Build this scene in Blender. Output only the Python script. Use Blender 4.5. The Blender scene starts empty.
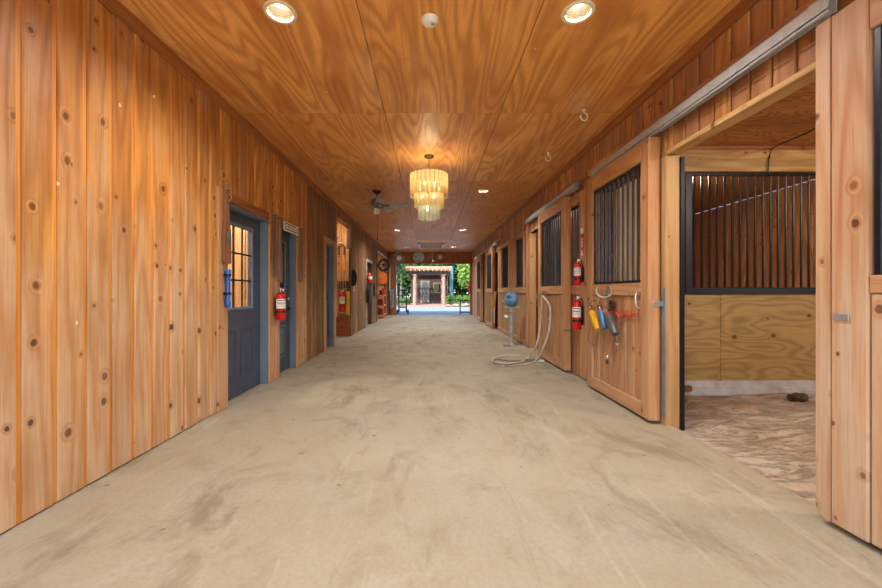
import bpy, math, random
from mathutils import Vector, Matrix, Quaternion
random.seed(7)
SC = bpy.context.scene
COL = SC.collection
PI = math.pi
F, CX, CY, CH = 370.0, 430.0, 291.0, 1.165     # measured camera: focal px, vanishing point, eye height

def on_x(px, py, X):
    Y = F*X/(px-CX); return Vector((X, Y, CH+(CY-py)*Y/F))
def on_y(px, py, Y):
    return Vector(((px-CX)*Y/F, Y, CH+(CY-py)*Y/F))
def on_floor(px, py, z=0.0):
    Y = (CH-z)*F/(py-CY); return Vector(((px-CX)*Y/F, Y, z))

# ------------------------------------------------------------------ materials
class NT:
    def __init__(s, name):
        s.m = bpy.data.materials.new(name); s.m.use_nodes = True
        s.t = s.m.node_tree; s.t.nodes.clear()
        s.out = s.t.nodes.new('ShaderNodeOutputMaterial')
    def n(s, typ, ins=None, **kw):
        nd = s.t.nodes.new(typ)
        for k, v in kw.items(): setattr(nd, k, v)
        for k, v in (ins or {}).items():
            sk = nd.inputs[k]
            if isinstance(v, bpy.types.NodeSocket): s.t.links.new(v, sk)
            else: sk.default_value = v
        return nd
    def math(s, op, a, b=0.0, c=None, clamp=False):
        ins = {0: a, 1: b}
        if c is not None: ins[2] = c
        nd = s.n('ShaderNodeMath', ins, operation=op); nd.use_clamp = clamp
        return nd.outputs[0]
    def mix(s, fac, a, b, mode='MIX'):
        nd = s.t.nodes.new('ShaderNodeMix'); nd.data_type = 'RGBA'; nd.blend_type = mode
        for i, v in ((0, fac), (6, a), (7, b)):
            if isinstance(v, bpy.types.NodeSocket): s.t.links.new(v, nd.inputs[i])
            else: nd.inputs[i].default_value = v
        return nd.outputs[2]
    def ramp(s, fac, stops, interp='LINEAR'):
        nd = s.n('ShaderNodeValToRGB', {0: fac}); cr = nd.color_ramp; cr.interpolation = interp
        while len(cr.elements) < len(stops): cr.elements.new(0.5)
        for e, (p, c) in zip(cr.elements, stops):
            e.position = p; e.color = c if len(c) == 4 else (*c, 1)
        return nd.outputs[0]
    def noise(s, vec, scale=1.0, detail=3.0, rough=0.5, dist=0.0):
        return s.n('ShaderNodeTexNoise', {'Vector': vec, 'Scale': scale, 'Detail': detail, 'Roughness': rough, 'Distortion': dist}).outputs[0]
    def scaled(s, vec, sc, off=None):
        nd = s.n('ShaderNodeVectorMath', {0: vec, 1: sc}, operation='MULTIPLY').outputs[0]
        if off is not None: nd = s.n('ShaderNodeVectorMath', {0: nd, 1: off}, operation='ADD').outputs[0]
        return nd
    def smooth(s, v, a, b, lo=0.0, hi=1.0):
        nd = s.n('ShaderNodeMapRange', {0: v, 1: a, 2: b, 3: lo, 4: hi}, interpolation_type='SMOOTHSTEP')
        return nd.outputs[0]
    def bsdf(s, **ins):
        names = {'color': 'Base Color', 'rough': 'Roughness', 'metal': 'Metallic', 'spec': 'Specular IOR Level', 'normal': 'Normal',
                 'emit': 'Emission Color', 'estr': 'Emission Strength', 'trans': 'Transmission Weight', 'ior': 'IOR', 'coat': 'Coat Weight', 'alpha': 'Alpha'}
        b = s.n('ShaderNodeBsdfPrincipled', {names[k]: v for k, v in ins.items()})
        s.t.links.new(b.outputs[0], s.out.inputs[0]); return b
    def bump(s, h, strength=0.3, dist=0.01):
        return s.n('ShaderNodeBump', {'Strength': strength, 'Distance': dist, 'Height': h}).outputs[0]

def srgb(r, g, b):
    f = lambda c: (c/255/12.92 if c/255 <= .04045 else ((c/255+.055)/1.055)**2.4)
    return (f(r), f(g), f(b), 1)

def wood(name, light, mid, dark, alt, knots=0.62, k_grain=7.0, across=5.0, along=0.45, knot_col=(80, 38, 18), rough=0.5, wear=0.0,
         wear_col=(.61, .392, .255, 1), grain_amt=0.6, specks=0.0, patch=0.0, bump=0.25, knot_scale=4.2, big_knots=False, mottle=0.0):
    """boards: grain runs along gco.x, every board has its own rnd"""
    t = NT(name)
    g = t.n('ShaderNodeAttribute', attribute_name='gco').outputs['Vector']
    r = t.n('ShaderNodeAttribute', attribute_name='rnd').outputs['Fac']
    off = t.n('ShaderNodeCombineXYZ', {0: t.math('MULTIPLY', r, 91.0), 1: t.math('MULTIPLY', r, 37.0), 2: t.math('MULTIPLY', r, 53.0)}).outputs[0]
    p = t.n('ShaderNodeVectorMath', {0: g, 1: off}, operation='ADD').outputs[0]
    # knots
    warp = t.noise(t.scaled(p, (6, 6, 6)), 1.0, 2)
    sep = t.n('ShaderNodeSeparateXYZ', {0: p})
    kv = t.n('ShaderNodeCombineXYZ', {0: t.math('ADD', sep.outputs[0], t.math('MULTIPLY', warp, 0.02)), 1: t.math('MULTIPLY', sep.outputs[1], 1.25), 2: 0.0}).outputs[0]
    vor = t.n('ShaderNodeTexVoronoi', {'Vector': kv, 'Scale': knot_scale, 'Randomness': 1.0}, voronoi_dimensions='2D', feature='F1')
    d = t.math('ADD', vor.outputs['Distance'], t.math('MULTIPLY_ADD', t.noise(t.scaled(p, (40, 55, 40)), 1.0, 2), 0.05, -0.025)); cs = t.n('ShaderNodeSeparateColor', {0: vor.outputs['Color']})
    gate = t.math('GREATER_THAN', cs.outputs[0], knots)
    size = t.math('MULTIPLY_ADD', t.math('POWER', cs.outputs[1], 1.5), 0.085 if big_knots else 0.065, 0.038)
    q = t.math('DIVIDE', d, size)
    core = t.math('MULTIPLY', t.smooth(q, 0.75, 1.15, 1.0, 0.0), gate)
    halo = t.math('MULTIPLY', t.smooth(q, 0.8, 2.6, 1.0, 0.0), gate)
    # growth rings as contour lines of a stretched noise
    n1 = t.noise(t.scaled(p, (along, across, across)), 1.0, 1.5, 0.4)
    n1 = t.math('ADD', n1, t.math('MULTIPLY', halo, 0.16))
    n1 = t.math('ADD', n1, t.math('MULTIPLY', t.noise(t.scaled(p, (along*5, across*3, across*3)), 1.0, 2), 0.05))
    rings = t.math('MULTIPLY_ADD', t.math('SINE', t.math('MULTIPLY', n1, k_grain*2*PI)), 0.5, 0.5)
    rings = t.math('POWER', rings, 1.6)
    fib = t.noise(t.scaled(p, (2.5, 110, 110)), 1.0, 3, 0.6)
    big = t.noise(t.scaled(p, (0.8, 3.0, 3.0)), 1.0, 3, 0.55)
    w = t.n('ShaderNodeTexWhiteNoise', {'W': r}, noise_dimensions='1D')
    wv = t.math('FRACT', t.math('MULTIPLY', r, 7.31)); ws = t.n('ShaderNodeSeparateColor', {0: w.outputs['Color']})
    base = t.mix(t.smooth(wv, 0.0, 1.0), light, mid)
    base = t.mix(t.math('MULTIPLY', t.math('GREATER_THAN', ws.outputs[1], 0.66), 0.75), base, alt)
    base = t.mix(t.smooth(big, 0.4, 0.72), base, alt)
    base = t.mix(t.math('MULTIPLY', rings, grain_amt), base, dark)
    base = t.mix(t.smooth(fib, 0.42, 0.75, 0.0, 0.45), base, dark)
    if wear > 0:       # varnish worn to bare pale wood, patchy, mostly within reach
        geo = t.n('ShaderNodeNewGeometry')
        pz = t.n('ShaderNodeSeparateXYZ', {0: geo.outputs['Position']}).outputs[2]
        wn = t.noise(t.scaled(p, (1.2, 5, 5)), 1.0, 4, 0.6)
        wf = t.math('ADD', t.smooth(pz, 0.3, 2.5, 0.72, 0.0), t.smooth(wn, 0.3, 0.75, -0.25, 0.3))
        wf = t.math('MULTIPLY', wf, wear, clamp=True)
        wc = t.mix(t.math('MULTIPLY', rings, 0.45), wear_col, mid)
        wc = t.mix(t.smooth(fib, 0.42, 0.75, 0.0, 0.35), wc, dark)
        base = t.mix(wf, base, wc)
    if patch > 0:
        pn = t.noise(t.scaled(p, (0.9, 1.6, 1.6)), 1.0, 5, 0.65)
        base = t.mix(t.smooth(pn, 0.52, 0.75, 0.0, patch), base, srgb(225, 190, 150))
    if mottle > 0:
        mo = t.noise(t.scaled(p, (3.4, 0.7, 0.7)), 1.0, 5, 0.7, 0.5)
        base = t.mix(t.smooth(mo, 0.45, 0.7, 0.0, mottle), base, alt)
        base = t.mix(t.smooth(mo, 0.25, 0.4, mottle*.5, 0.0), base, light)
    kc = srgb(*knot_col)
    base = t.mix(t.math('MULTIPLY', halo, 0.28), base, dark)
    base = t.mix(t.math('MULTIPLY', core, t.math('MULTIPLY_ADD', cs.outputs[2], 0.4, 0.5)), base, kc)
    if specks > 0:
        v2 = t.n('ShaderNodeTexVoronoi', {'Vector': t.scaled(p, (1, 1.6, 1.6)), 'Scale': 3.1}, voronoi_dimensions='3D', feature='F1')
        c2 = t.n('ShaderNodeSeparateColor', {0: v2.outputs['Color']})
        sp = t.math('MULTIPLY', t.math('LESS_THAN', t.math('ADD', v2.outputs['Distance'], t.math('MULTIPLY', fib, 0.04)), 0.062), t.math('GREATER_THAN', c2.outputs[2], 1-specks))
        base = t.mix(t.math('MULTIPLY', sp, 0.75), base, srgb(236, 224, 205))
    hgt = t.math('ADD', t.math('MULTIPLY', fib, 0.6), t.math('MULTIPLY', rings, 0.25))
    t.bsdf(color=base, rough=rough, spec=0.35, normal=t.bump(hgt, bump, 0.004))
    return t.m

def flat(name, col, rough=0.5, metal=0.0, var=0.06, scale=12.0, bump=0.0, spec=0.5):
    t = NT(name)
    c = t.n('ShaderNodeTexCoord').outputs['Object']
    n = t.noise(c, scale, 4, 0.6)
    dk = tuple(x*(1-var*3) for x in col[:3])+(1,)
    lt = tuple(min(1, x*(1+var*2)) for x in col[:3])+(1,)
    base = t.mix(t.smooth(n, 0.3, 0.7), dk, lt)
    kw = dict(color=base, rough=rough, metal=metal, spec=spec)
    if bump: kw['normal'] = t.bump(n, bump, 0.01)
    t.bsdf(**kw); return t.m

def emit(name, col, strength):
    t = NT(name); e = t.n('ShaderNodeEmission', {'Color': col, 'Strength': strength}); t.t.links.new(e.outputs[0], t.out.inputs[0]); return t.m

def glass(name, col=(0.9, 0.95, 0.95, 1)):
    t = NT(name)
    gl = t.n('ShaderNodeBsdfGlossy', {'Color': (1, 1, 1, 1), 'Roughness': 0.03}); tr = t.n('ShaderNodeBsdfTransparent', {'Color': col})
    fr = t.n('ShaderNodeFresnel', {'IOR': 1.5}); bk = t.n('ShaderNodeNewGeometry').outputs['Backfacing']; mx = t.n('ShaderNodeMixShader', {0: t.math('MULTIPLY', fr.outputs[0], t.math('SUBTRACT', 1.0, bk))})
    t.t.links.new(tr.outputs[0], mx.inputs[1]); t.t.links.new(gl.outputs[0], mx.inputs[2]); t.t.links.new(mx.outputs[0], t.out.inputs[0]); return t.m

def shade_glass(name, col, dens):
    """ribbed pressed glass: scatters light, partly clear"""
    t = NT(name)
    c = t.n('ShaderNodeTexCoord').outputs['Object']
    n = t.noise(t.scaled(c, (90, 90, 28)), 1.0, 3, 0.6)
    a = t.n('ShaderNodeBsdfTranslucent', {'Color': col}); b = t.n('ShaderNodeBsdfTransparent', {'Color': (0.95, 0.9, 0.8, 1)})
    g = t.n('ShaderNodeBsdfPrincipled', {'Base Color': col, 'Roughness': 0.15, 'Normal': t.bump(n, 0.6, 0.004)})
    m1 = t.n('ShaderNodeMixShader', {0: t.smooth(n, 0.35, 0.65, 1-dens, 1-dens+0.28)})
    t.t.links.new(a.outputs[0], m1.inputs[1]); t.t.links.new(b.outputs[0], m1.inputs[2])
    m2 = t.n('ShaderNodeMixShader', {0: 0.3}); t.t.links.new(m1.outputs[0], m2.inputs[1]); t.t.links.new(g.outputs[0], m2.inputs[2])
    t.t.links.new(m2.outputs[0], t.out.inputs[0]); return t.m

def concrete():
    t = NT('concrete'); c = t.n('ShaderNodeTexCoord').outputs['Object']
    a = t.noise(c, 0.55, 5, 0.62, 0.4); b = t.noise(c, 2.6, 6, 0.7, 0.6); f = t.noise(c, 45, 3, 0.6); s = t.noise(t.scaled(c, (1.3, 0.55, 1)), 1.5, 5, 0.72, 0.5)
    base = t.mix(t.smooth(a, 0.3, 0.7), srgb(160, 151, 126), srgb(169, 163, 146))
    base = t.mix(t.smooth(b, 0.48, 0.72, 0, 0.6), base, srgb(136, 125, 100))
    base = t.mix(t.smooth(s, 0.52, 0.68, 0, 0.7), base, srgb(120, 109, 90))
    base = t.mix(t.smooth(s, 0.28, 0.42, 0.55, 0), base, srgb(179, 173, 158))
    st = t.noise(t.scaled(c, (7, 0.8, 1)), 1.0, 4, 0.7, 0.8)
    base = t.mix(t.smooth(st, 0.58, 0.70, 0, 0.35), base, srgb(189, 182, 166))
    base = t.mix(t.smooth(st, 0.30, 0.40, 0.25, 0), base, srgb(123, 113, 94))
    base = t.mix(t.smooth(f, 0.35, 0.75, 0.0, 0.25), base, srgb(129, 119, 98))
    v = t.n('ShaderNodeTexVoronoi', {'Vector': c, 'Scale': 2.6}, voronoi_dimensions='2D'); vc = t.n('ShaderNodeSeparateColor', {0: v.outputs['Color']})
    sp = t.math('MULTIPLY', t.math('LESS_THAN', t.math('ADD', v.outputs['Distance'], t.math('MULTIPLY', b, 0.05)), t.math('MULTIPLY_ADD', vc.outputs[1], 0.045, 0.028)), t.math('GREATER_THAN', vc.outputs[0], 0.45))
    base = t.mix(t.math('MULTIPLY', sp, 0.55), base, srgb(100, 86, 62))
    rg = t.smooth(b, 0.3, 0.7, 0.55, 0.75)
    t.bsdf(color=base, rough=rg, spec=0.35, normal=t.bump(t.math('ADD', t.math('MULTIPLY', b, .5), t.math('MULTIPLY', f, .25)), 0.12, 0.01))
    return t.m

def dirt():
    t = NT('stall_dirt'); c = t.n('ShaderNodeTexCoord').outputs['Object']
    a = t.noise(c, 1.6, 6, 0.7, 0.8); b = t.noise(c, 22, 5, 0.7)
    base = t.mix(t.smooth(a, 0.3, 0.7), srgb(156, 134, 108), srgb(196, 184, 166))
    base = t.mix(t.smooth(b, 0.5, 0.8, 0, 0.6), base, srgb(112, 88, 62))
    fu = t.noise(t.scaled(c, (1.6, 5.0, 1)), 1.3, 4, 0.65, 0.9); rid = t.math('ABSOLUTE', t.math('SUBTRACT', fu, 0.5))
    base = t.mix(t.smooth(rid, 0.0, 0.022, 0.38, 0.0), base, srgb(110, 90, 68))
    base = t.mix(t.smooth(fu, 0.5, 0.7, 0, 0.22), base, srgb(206, 196, 178))
    t.bsdf(color=base, rough=0.95, spec=0.1, normal=t.bump(t.math('ADD', t.math('ADD', a, t.math('MULTIPLY', b, .4)), t.smooth(rid, 0, .06, 0, 1.0)), 0.7, 0.03)); return t.m

def galv():
    t = NT('galvanised_steel'); c = t.n('ShaderNodeTexCoord').outputs['Object']
    v = t.n('ShaderNodeTexVoronoi', {'Vector': c, 'Scale': 30.0}).outputs['Color']
    n = t.noise(t.scaled(c, (1, .3, 1)), 6, 4, .6)
    base = t.mix(0.15, srgb(176, 182, 184), v); base = t.mix(t.smooth(n, .5, .7, 0, .6), base, srgb(205, 206, 202))
    t.bsdf(color=t.n('ShaderNodeHueSaturation', {'Saturation': 0.15, 'Value': 0.80, 'Color': base}).outputs[0], rough=0.6, metal=0.25); return t.m

def leafmat(name, a, b):
    t = NT(name)
    r = t.n('ShaderNodeAttribute', attribute_name='rnd').outputs['Fac']
    base = t.mix(r, a, b)
    d = t.n('ShaderNodeBsdfPrincipled', {'Base Color': base, 'Roughness': 0.5}); tr = t.n('ShaderNodeBsdfTranslucent', {'Color': base})
    m = t.n('ShaderNodeMixShader', {0: 0.35}); t.t.links.new(d.outputs[0], m.inputs[1]); t.t.links.new(tr.outputs[0], m.inputs[2]); t.t.links.new(m.outputs[0], t.out.inputs[0]); return t.m

M = {}
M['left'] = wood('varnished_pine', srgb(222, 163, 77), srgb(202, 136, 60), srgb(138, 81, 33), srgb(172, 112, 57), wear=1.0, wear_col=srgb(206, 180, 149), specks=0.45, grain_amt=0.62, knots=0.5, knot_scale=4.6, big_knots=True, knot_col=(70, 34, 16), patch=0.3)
M['groove'] = wood('groove_varnish_highlight', srgb(236, 172, 82), srgb(224, 152, 66), srgb(176, 104, 42), srgb(206, 138, 62), knots=2.0, grain_amt=0.3)  # varnish tone brightened, seam highlights put into the groove colour
M['right'] = wood('weathered_fir', srgb(218, 160, 92), srgb(172, 112, 62), srgb(132, 80, 42), srgb(158, 108, 76), wear=0.6, wear_col=srgb(204, 174, 142), knots=0.5, grain_amt=0.55, knot_scale=4.6)
M['near'] = wood('bleached_fir', srgb(208, 170, 122), srgb(196, 152, 106), srgb(158, 94, 46), srgb(182, 144, 114), wear=1.0, wear_col=srgb(196, 174, 150), knots=0.5, grain_amt=0.6, specks=0.25, knot_scale=5.0, big_knots=True, k_grain=6.0)
M['rail'] = wood('fir_rail', srgb(204, 152, 98), srgb(186, 130, 80), srgb(142, 90, 50), srgb(182, 130, 90), knots=0.7, grain_amt=0.45, wear=0.7, wear_col=srgb(202, 170, 136), patch=.15)
M['jamb'] = wood('pale_pine_post', srgb(208, 172, 118), srgb(192, 154, 102), srgb(152, 108, 62), srgb(184, 142, 96), knots=0.8, grain_amt=0.4)
M['case'] = wood('casing_pine', srgb(212, 168, 112), srgb(198, 148, 94), srgb(152, 100, 54), srgb(188, 142, 98), knots=0.85, grain_amt=0.35, wear=0.5)
M['trim'] = wood('dark_trim', srgb(186, 124, 68), srgb(168, 106, 56), srgb(116, 66, 32), srgb(150, 96, 56), knots=0.8, grain_amt=0.45)
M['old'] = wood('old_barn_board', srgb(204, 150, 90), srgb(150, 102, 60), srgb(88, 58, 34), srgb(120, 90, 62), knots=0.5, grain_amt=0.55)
M['core'] = wood('wall_core', srgb(120, 72, 36), srgb(110, 64, 30), srgb(70, 38, 18), srgb(96, 58, 30), knots=0.9)
M['ply'] = wood('ceiling_plywood', srgb(244, 186, 108), srgb(234, 170, 90), srgb(170, 100, 42), srgb(206, 140, 74), knots=2.0, k_grain=17.0, across=2.5, along=0.32, grain_amt=0.54, rough=0.42, patch=0.35, bump=0.1, specks=0.25, mottle=0.5)
M['stallply'] = wood('stall_plywood', srgb(206, 178, 112), srgb(192, 162, 96), srgb(138, 108, 60), srgb(178, 152, 98), knots=0.6, k_grain=10.0, across=4.0, along=1.0, grain_amt=0.6, rough=0.7, knot_scale=2.6)
M['osb'] = wood('stall_ceiling_board', srgb(214, 152, 88), srgb(198, 134, 72), srgb(142, 86, 42), srgb(180, 122, 70), knots=2.0, k_grain=12.0, across=6.0, along=2.0, grain_amt=0.6, rough=0.7)
M['stallbeam'] = wood('stall_timber', srgb(206, 166, 102), srgb(190, 148, 84), srgb(136, 92, 46), srgb(176, 136, 78), knots=0.6, grain_amt=0.5, k_grain=9)
M['red'] = wood('redwood_board', srgb(178, 110, 62), srgb(164, 96, 52), srgb(112, 62, 32), srgb(152, 94, 58), knots=0.7)
M['paddle'] = wood('worn_paddle_wood', srgb(158, 112, 82), srgb(138, 90, 62), srgb(96, 58, 38), srgb(150, 126, 108), knots=0.9, k_grain=5)
M['concrete'] = concrete(); M['dirt'] = dirt(); M['galv'] = galv()
M['bluedoor'] = flat('slate_blue_paint', srgb(66, 76, 94), 0.42, 0, 0.05, 5, 0.02)
M['bluejamb'] = flat('slate_blue_frame_paint', srgb(104, 122, 140), 0.45, 0, 0.04, 5)
M['black'] = flat('black_iron', srgb(34, 36, 40), 0.38, 0.5, 0.08, 20)
M['bar'] = flat('painted_steel_bar', srgb(50, 55, 62), 0.35, 0.6, 0.08, 20)
M['plate'] = flat('zinc_plate', srgb(190, 195, 196), 0.35, 0.7, 0.06, 30)
M['chrome'] = flat('chrome', srgb(214, 216, 218), 0.18, 0.95, 0.02, 10)
M['redpaint'] = flat('red_enamel', srgb(205, 28, 26), 0.25, 0, 0.03, 8)
M['white'] = flat('white_plastic', srgb(232, 230, 222), 0.4, 0, 0.02, 10)
M['label'] = flat('paper_label', srgb(238, 238, 232), 0.6, 0, 0.05, 30)
M['ink'] = flat('dark_ink', srgb(60, 62, 66), 0.6, 0, 0.03, 30)
M['cream'] = flat('cream_trim', srgb(226, 212, 182), 0.4, 0, 0.03, 10)
M['baffle'] = flat('ribbed_baffle', srgb(205, 190, 160), 0.4, 0, 0.05, 30)
M['bluetube'] = flat('bright_blue_paint', srgb(22, 98, 190), 0.3, 0.2, 0.06, 25)
M['bluemotor'] = flat('blue_enamel', srgb(88, 138, 176), 0.3, 0.1, 0.08, 12)
M['yellow'] = flat('yellow_plastic', srgb(222, 170, 30), 0.4, 0, 0.05, 30)
M['blueplastic'] = flat('blue_plastic', srgb(60, 116, 160), 0.3, 0.1, 0.08, 30)
M['greyplastic'] = flat('grey_plastic', srgb(84, 90, 92), 0.35, 0.1, 0.1, 30)
M['rubber'] = flat('black_rubber', srgb(30, 30, 32), 0.6, 0, 0.05, 20)
M['hose'] = flat('pale_hose', srgb(214, 206, 188), 0.5, 0, 0.05, 15)
M['greyhose'] = flat('grey_hose', srgb(120, 116, 106), 0.5, 0, 0.05, 15)
M['orange'] = flat('orange_paint', srgb(226, 120, 30), 0.45, 0, 0.06, 10)
M['darkred'] = flat('dark_red_paint', srgb(120, 34, 22), 0.5, 0, 0.08, 10)
M['silver'] = flat('tin_plate', srgb(176, 186, 190), 0.45, 0.3, 0.12, 6)
M['tin'] = flat('tarnished_tin', srgb(150, 142, 126), 0.5, 0.3, 0.15, 8)
M['fan'] = flat('fan_metal', srgb(136, 138, 122), 0.35, 0.6, 0.05, 12)
M['fanblade'] = flat('grey_blade', srgb(160, 164, 154), 0.4, 0, 0.06, 6)
M['bronze'] = flat('bronze', srgb(84, 62, 44), 0.35, 0.7, 0.08, 12)
M['frost'] = flat('frosted_glass', srgb(232, 236, 224), 0.2, 0, 0.03, 20)
M['glass'] = glass('window_glass'); M['darkglass'] = glass('tinted_glass', (0.25, 0.3, 0.34, 1))
M['tier'] = shade_glass('amber_ribbed_glass', srgb(226, 212, 176), 0.5)
M['tierclear'] = shade_glass('clear_ribbed_glass', srgb(210, 218, 212), 0.45)
M['bulb'] = emit('lit_bulb', (1.0, 0.86, 0.62, 1), 14.0)
M['canbulb'] = emit('lit_can_lamp', (1.0, 0.93, 0.8, 1), 3.6)
M['sill'] = flat('whitewashed_board', srgb(196, 200, 198), 0.7, 0, 0.08, 6)
M['drive'] = flat('driveway_concrete', srgb(138, 152, 168), 0.8, 0, 0.05, 2)
M['forecourt'] = flat('forecourt_bounce_concrete', srgb(212, 206, 194), 0.8, 0, 0.04, 2)  # unseen ground made pale to bounce sunlight up to the near ceiling
M['mulch'] = flat('mulch_soil', srgb(120, 92, 70), 0.95, 0, 0.2, 6, 0.5)
M['paver'] = flat('pink_pavers', srgb(184, 140, 124), 0.9, 0, 0.12, 5)
M['stucco'] = flat('pink_stucco', srgb(164, 128, 114), 0.85, 0, 0.06, 4)
M['lath'] = flat('pale_lath', srgb(190, 152, 122), 0.8, 0, 0.08, 4)
M['darkwood'] = flat('dark_house_wood', srgb(58, 42, 32), 0.7, 0, 0.15, 6)
M['teal'] = flat('teal_paint', srgb(84, 124, 130), 0.6, 0, 0.06, 4)
M['stone'] = flat('garden_stone', srgb(164, 142, 112), 0.9, 0, 0.12, 5, 0.4)
M['bark'] = flat('bark', srgb(128, 118, 104), 0.9, 0, 0.15, 8, 0.4)
M['palebark'] = flat('pale_bark', srgb(196, 206, 206), 0.8, 0, 0.1, 8)
M['leafdark'] = leafmat('dark_leaf', srgb(40, 76, 36), srgb(78, 120, 56))
M['leafmid'] = leafmat('mid_leaf', srgb(66, 112, 48), srgb(132, 168, 74))
M['leaflight'] = leafmat('light_leaf', srgb(86, 134, 56), srgb(172, 198, 100))
M['rope'] = flat('grey_rope', srgb(110, 96, 82), 0.9, 0, 0.15, 40)
M['bluerope'] = flat('blue_rope', srgb(80, 130, 176), 0.8, 0, 0.15, 20)
M['redrope'] = flat('red_ribbon', srgb(212, 70, 56), 0.6, 0, 0.08, 20)
M['handtruck'] = flat('dark_teal_metal', srgb(44, 78, 92), 0.4, 0.4, 0.08, 10)
M['tealpatch'] = flat('teal_mark', srgb(96, 116, 112), 0.7, 0, 0.2, 30)
M['manure'] = flat('manure', srgb(84, 70, 50), 0.95, 0, 0.2, 14, 0.6)
M['outside'] = flat('siding', srgb(150, 100, 60), 0.8, 0, 0.08, 3)

# ------------------------------------------------------------------ mesh building
class MB:
    def __init__(s): s.v = []; s.f = []; s.r = []; s.g = []; s.sm = []
    def add(s, verts, faces, rnd=None, axis=None, smooth=False, order=None):
        rnd = random.random() if rnd is None else rnd
        b = len(s.v)
        vs = [Vector(v) for v in verts]
        if order: pass
        elif axis is None:
            dims = [max(v[i] for v in vs)-min(v[i] for v in vs) for i in range(3)]
            order = sorted(range(3), key=lambda i: -dims[i])
        else:
            dims = [max(v[i] for v in vs)-min(v[i] for v in vs) for i in range(3)]
            order = [axis]+sorted([i for i in range(3) if i != axis], key=lambda i: -dims[i])
        for v in vs:
            s.v.append(tuple(v)); s.r.append(rnd); s.g.append((v[order[0]], v[order[1]], v[order[2]]))
        for f in faces: s.f.append([b+i for i in f]); s.sm.append(smooth)
        return s
    def box(s, x0, x1, y0, y1, z0, z1, c=0.0, rnd=None, axis=None, mat=None):
        if x1 < x0: x0, x1 = x1, x0
        if y1 < y0: y0, y1 = y1, y0
        if z1 < z0: z0, z1 = z1, z0
        c = min(c, .45*min(x1-x0, y1-y0, z1-z0))
        lo = (x0, y0, z0); hi = (x1, y1, z1)
        if c <= 0:
            vs = [(hi[0] if i & 1 else lo[0], hi[1] if i & 2 else lo[1], hi[2] if i & 4 else lo[2]) for i in range(8)]
            fs = [(0, 2, 3, 1), (4, 5, 7, 6), (0, 1, 5, 4), (2, 6, 7, 3), (0, 4, 6, 2), (1, 3, 7, 5)]
        else:
            vs = []
            idx = {}
            for i in range(8):
                sg = [(1 if i & (1 << k) else 0) for k in range(3)]
                for k in range(3):    # the vertex that lies on face k
                    p = [(hi[j] if sg[j] else lo[j]) + (0 if j == k else (-c if sg[j] else c)) for j in range(3)]
                    idx[(i, k)] = len(vs); vs.append(tuple(p))
            fs = []
            for k in range(3):
                a, b_ = [j for j in range(3) if j != k]
                for sd in (0, 1):
                    ids = [(sd << k) | (u << a) | (w << b_) for u, w in ((0, 0), (1, 0), (1, 1), (0, 1))]
                    f = [idx[(i, k)] for i in ids]
                    fs.append(f if (sd == 1) == (k != 1) else f[::-1])
            for k in range(3):        # edges parallel to k
                a, b_ = [j for j in range(3) if j != k]
                for u in (0, 1):
                    for w in (0, 1):
                        i0 = (u << a) | (w << b_); i1 = i0 | (1 << k)
                        f = [idx[(i0, a)], idx[(i0, b_)], idx[(i1, b_)], idx[(i1, a)]]
                        fs.append(f)
            for i in range(8): fs.append([idx[(i, 0)], idx[(i, 1)], idx[(i, 2)]])
            ctr = Vector(((x0+x1)/2, (y0+y1)/2, (z0+z1)/2)); out = []
            for f in fs:
                A, B, C_ = [Vector(vs[i]) for i in f[:3]]
                nn = (B-A).cross(C_-A); m = sum((Vector(vs[i]) for i in f), Vector())/len(f)
                out.append(f if nn.dot(m-ctr) > 0 else f[::-1])
            fs = out
        if mat is not None: vs = [mat @ Vector(v) for v in vs]
        return s.add(vs, fs, rnd, axis)
    def tube(s, pts, r, n=10, caps=True, rnd=None, closed=False):
        pts = [Vector(p) for p in pts]; R = r if isinstance(r, (list, tuple)) else [r]*len(pts)
        m = len(pts); rings = []; prev = None
        for i, p in enumerate(pts):
            if closed: t = pts[(i+1) % m]-pts[(i-1) % m]
            else: t = pts[min(i+1, m-1)]-pts[max(i-1, 0)]
            t = t.normalized() if t.length > 1e-9 else Vector((0, 0, 1))
            if prev is None:
                u = t.orthogonal().normalized()
            else:
                u = prev-t*prev.dot(t); u = u.normalized() if u.length > 1e-6 else t.orthogonal().normalized()
            prev = u; w = t.cross(u)
            rings.append([p+(u*math.cos(2*PI*k/n)+w*math.sin(2*PI*k/n))*R[i] for k in range(n)])
        vs = [v for rg in rings for v in rg]; fs = []
        for i in range(m if closed else m-1):
            for k in range(n):
                a = i*n+k; b = i*n+(k+1) % n; j = ((i+1) % m)*n
                fs.append((a, b, j+(k+1) % n, j+k))
        if caps and not closed: fs += [tuple(range(n))[::-1], tuple((m-1)*n+k for k in range(n))]
        return s.add(vs, fs, rnd, None, True)
    def lathe(s, prof, loc=(0, 0, 0), n=24, axis='Z', rnd=None, quat=None, caps=True):
        """prof: (radius, height) pairs"""
        vs = []; fs = []; loc = Vector(loc)
        q = quat or {'Z': Quaternion(), 'X': Quaternion((0, 1, 0), PI/2), 'Y': Quaternion((1, 0, 0), -PI/2)}[axis]
        m = len(prof)
        for r, h in prof:
            for k in range(n):
                vs.append(loc+q @ Vector((r*math.cos(2*PI*k/n), r*math.sin(2*PI*k/n), h)))
        for i in range(m-1):
            for k in range(n):
                fs.append((i*n+k, i*n+(k+1) % n, (i+1)*n+(k+1) % n, (i+1)*n+k))
        if caps and prof[0][0] > 1e-6: fs.append(tuple(range(n))[::-1])
        if caps and prof[-1][0] > 1e-6: fs.append(tuple((m-1)*n+k for k in range(n)))
        return s.add(vs, fs, rnd, None, True)
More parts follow.
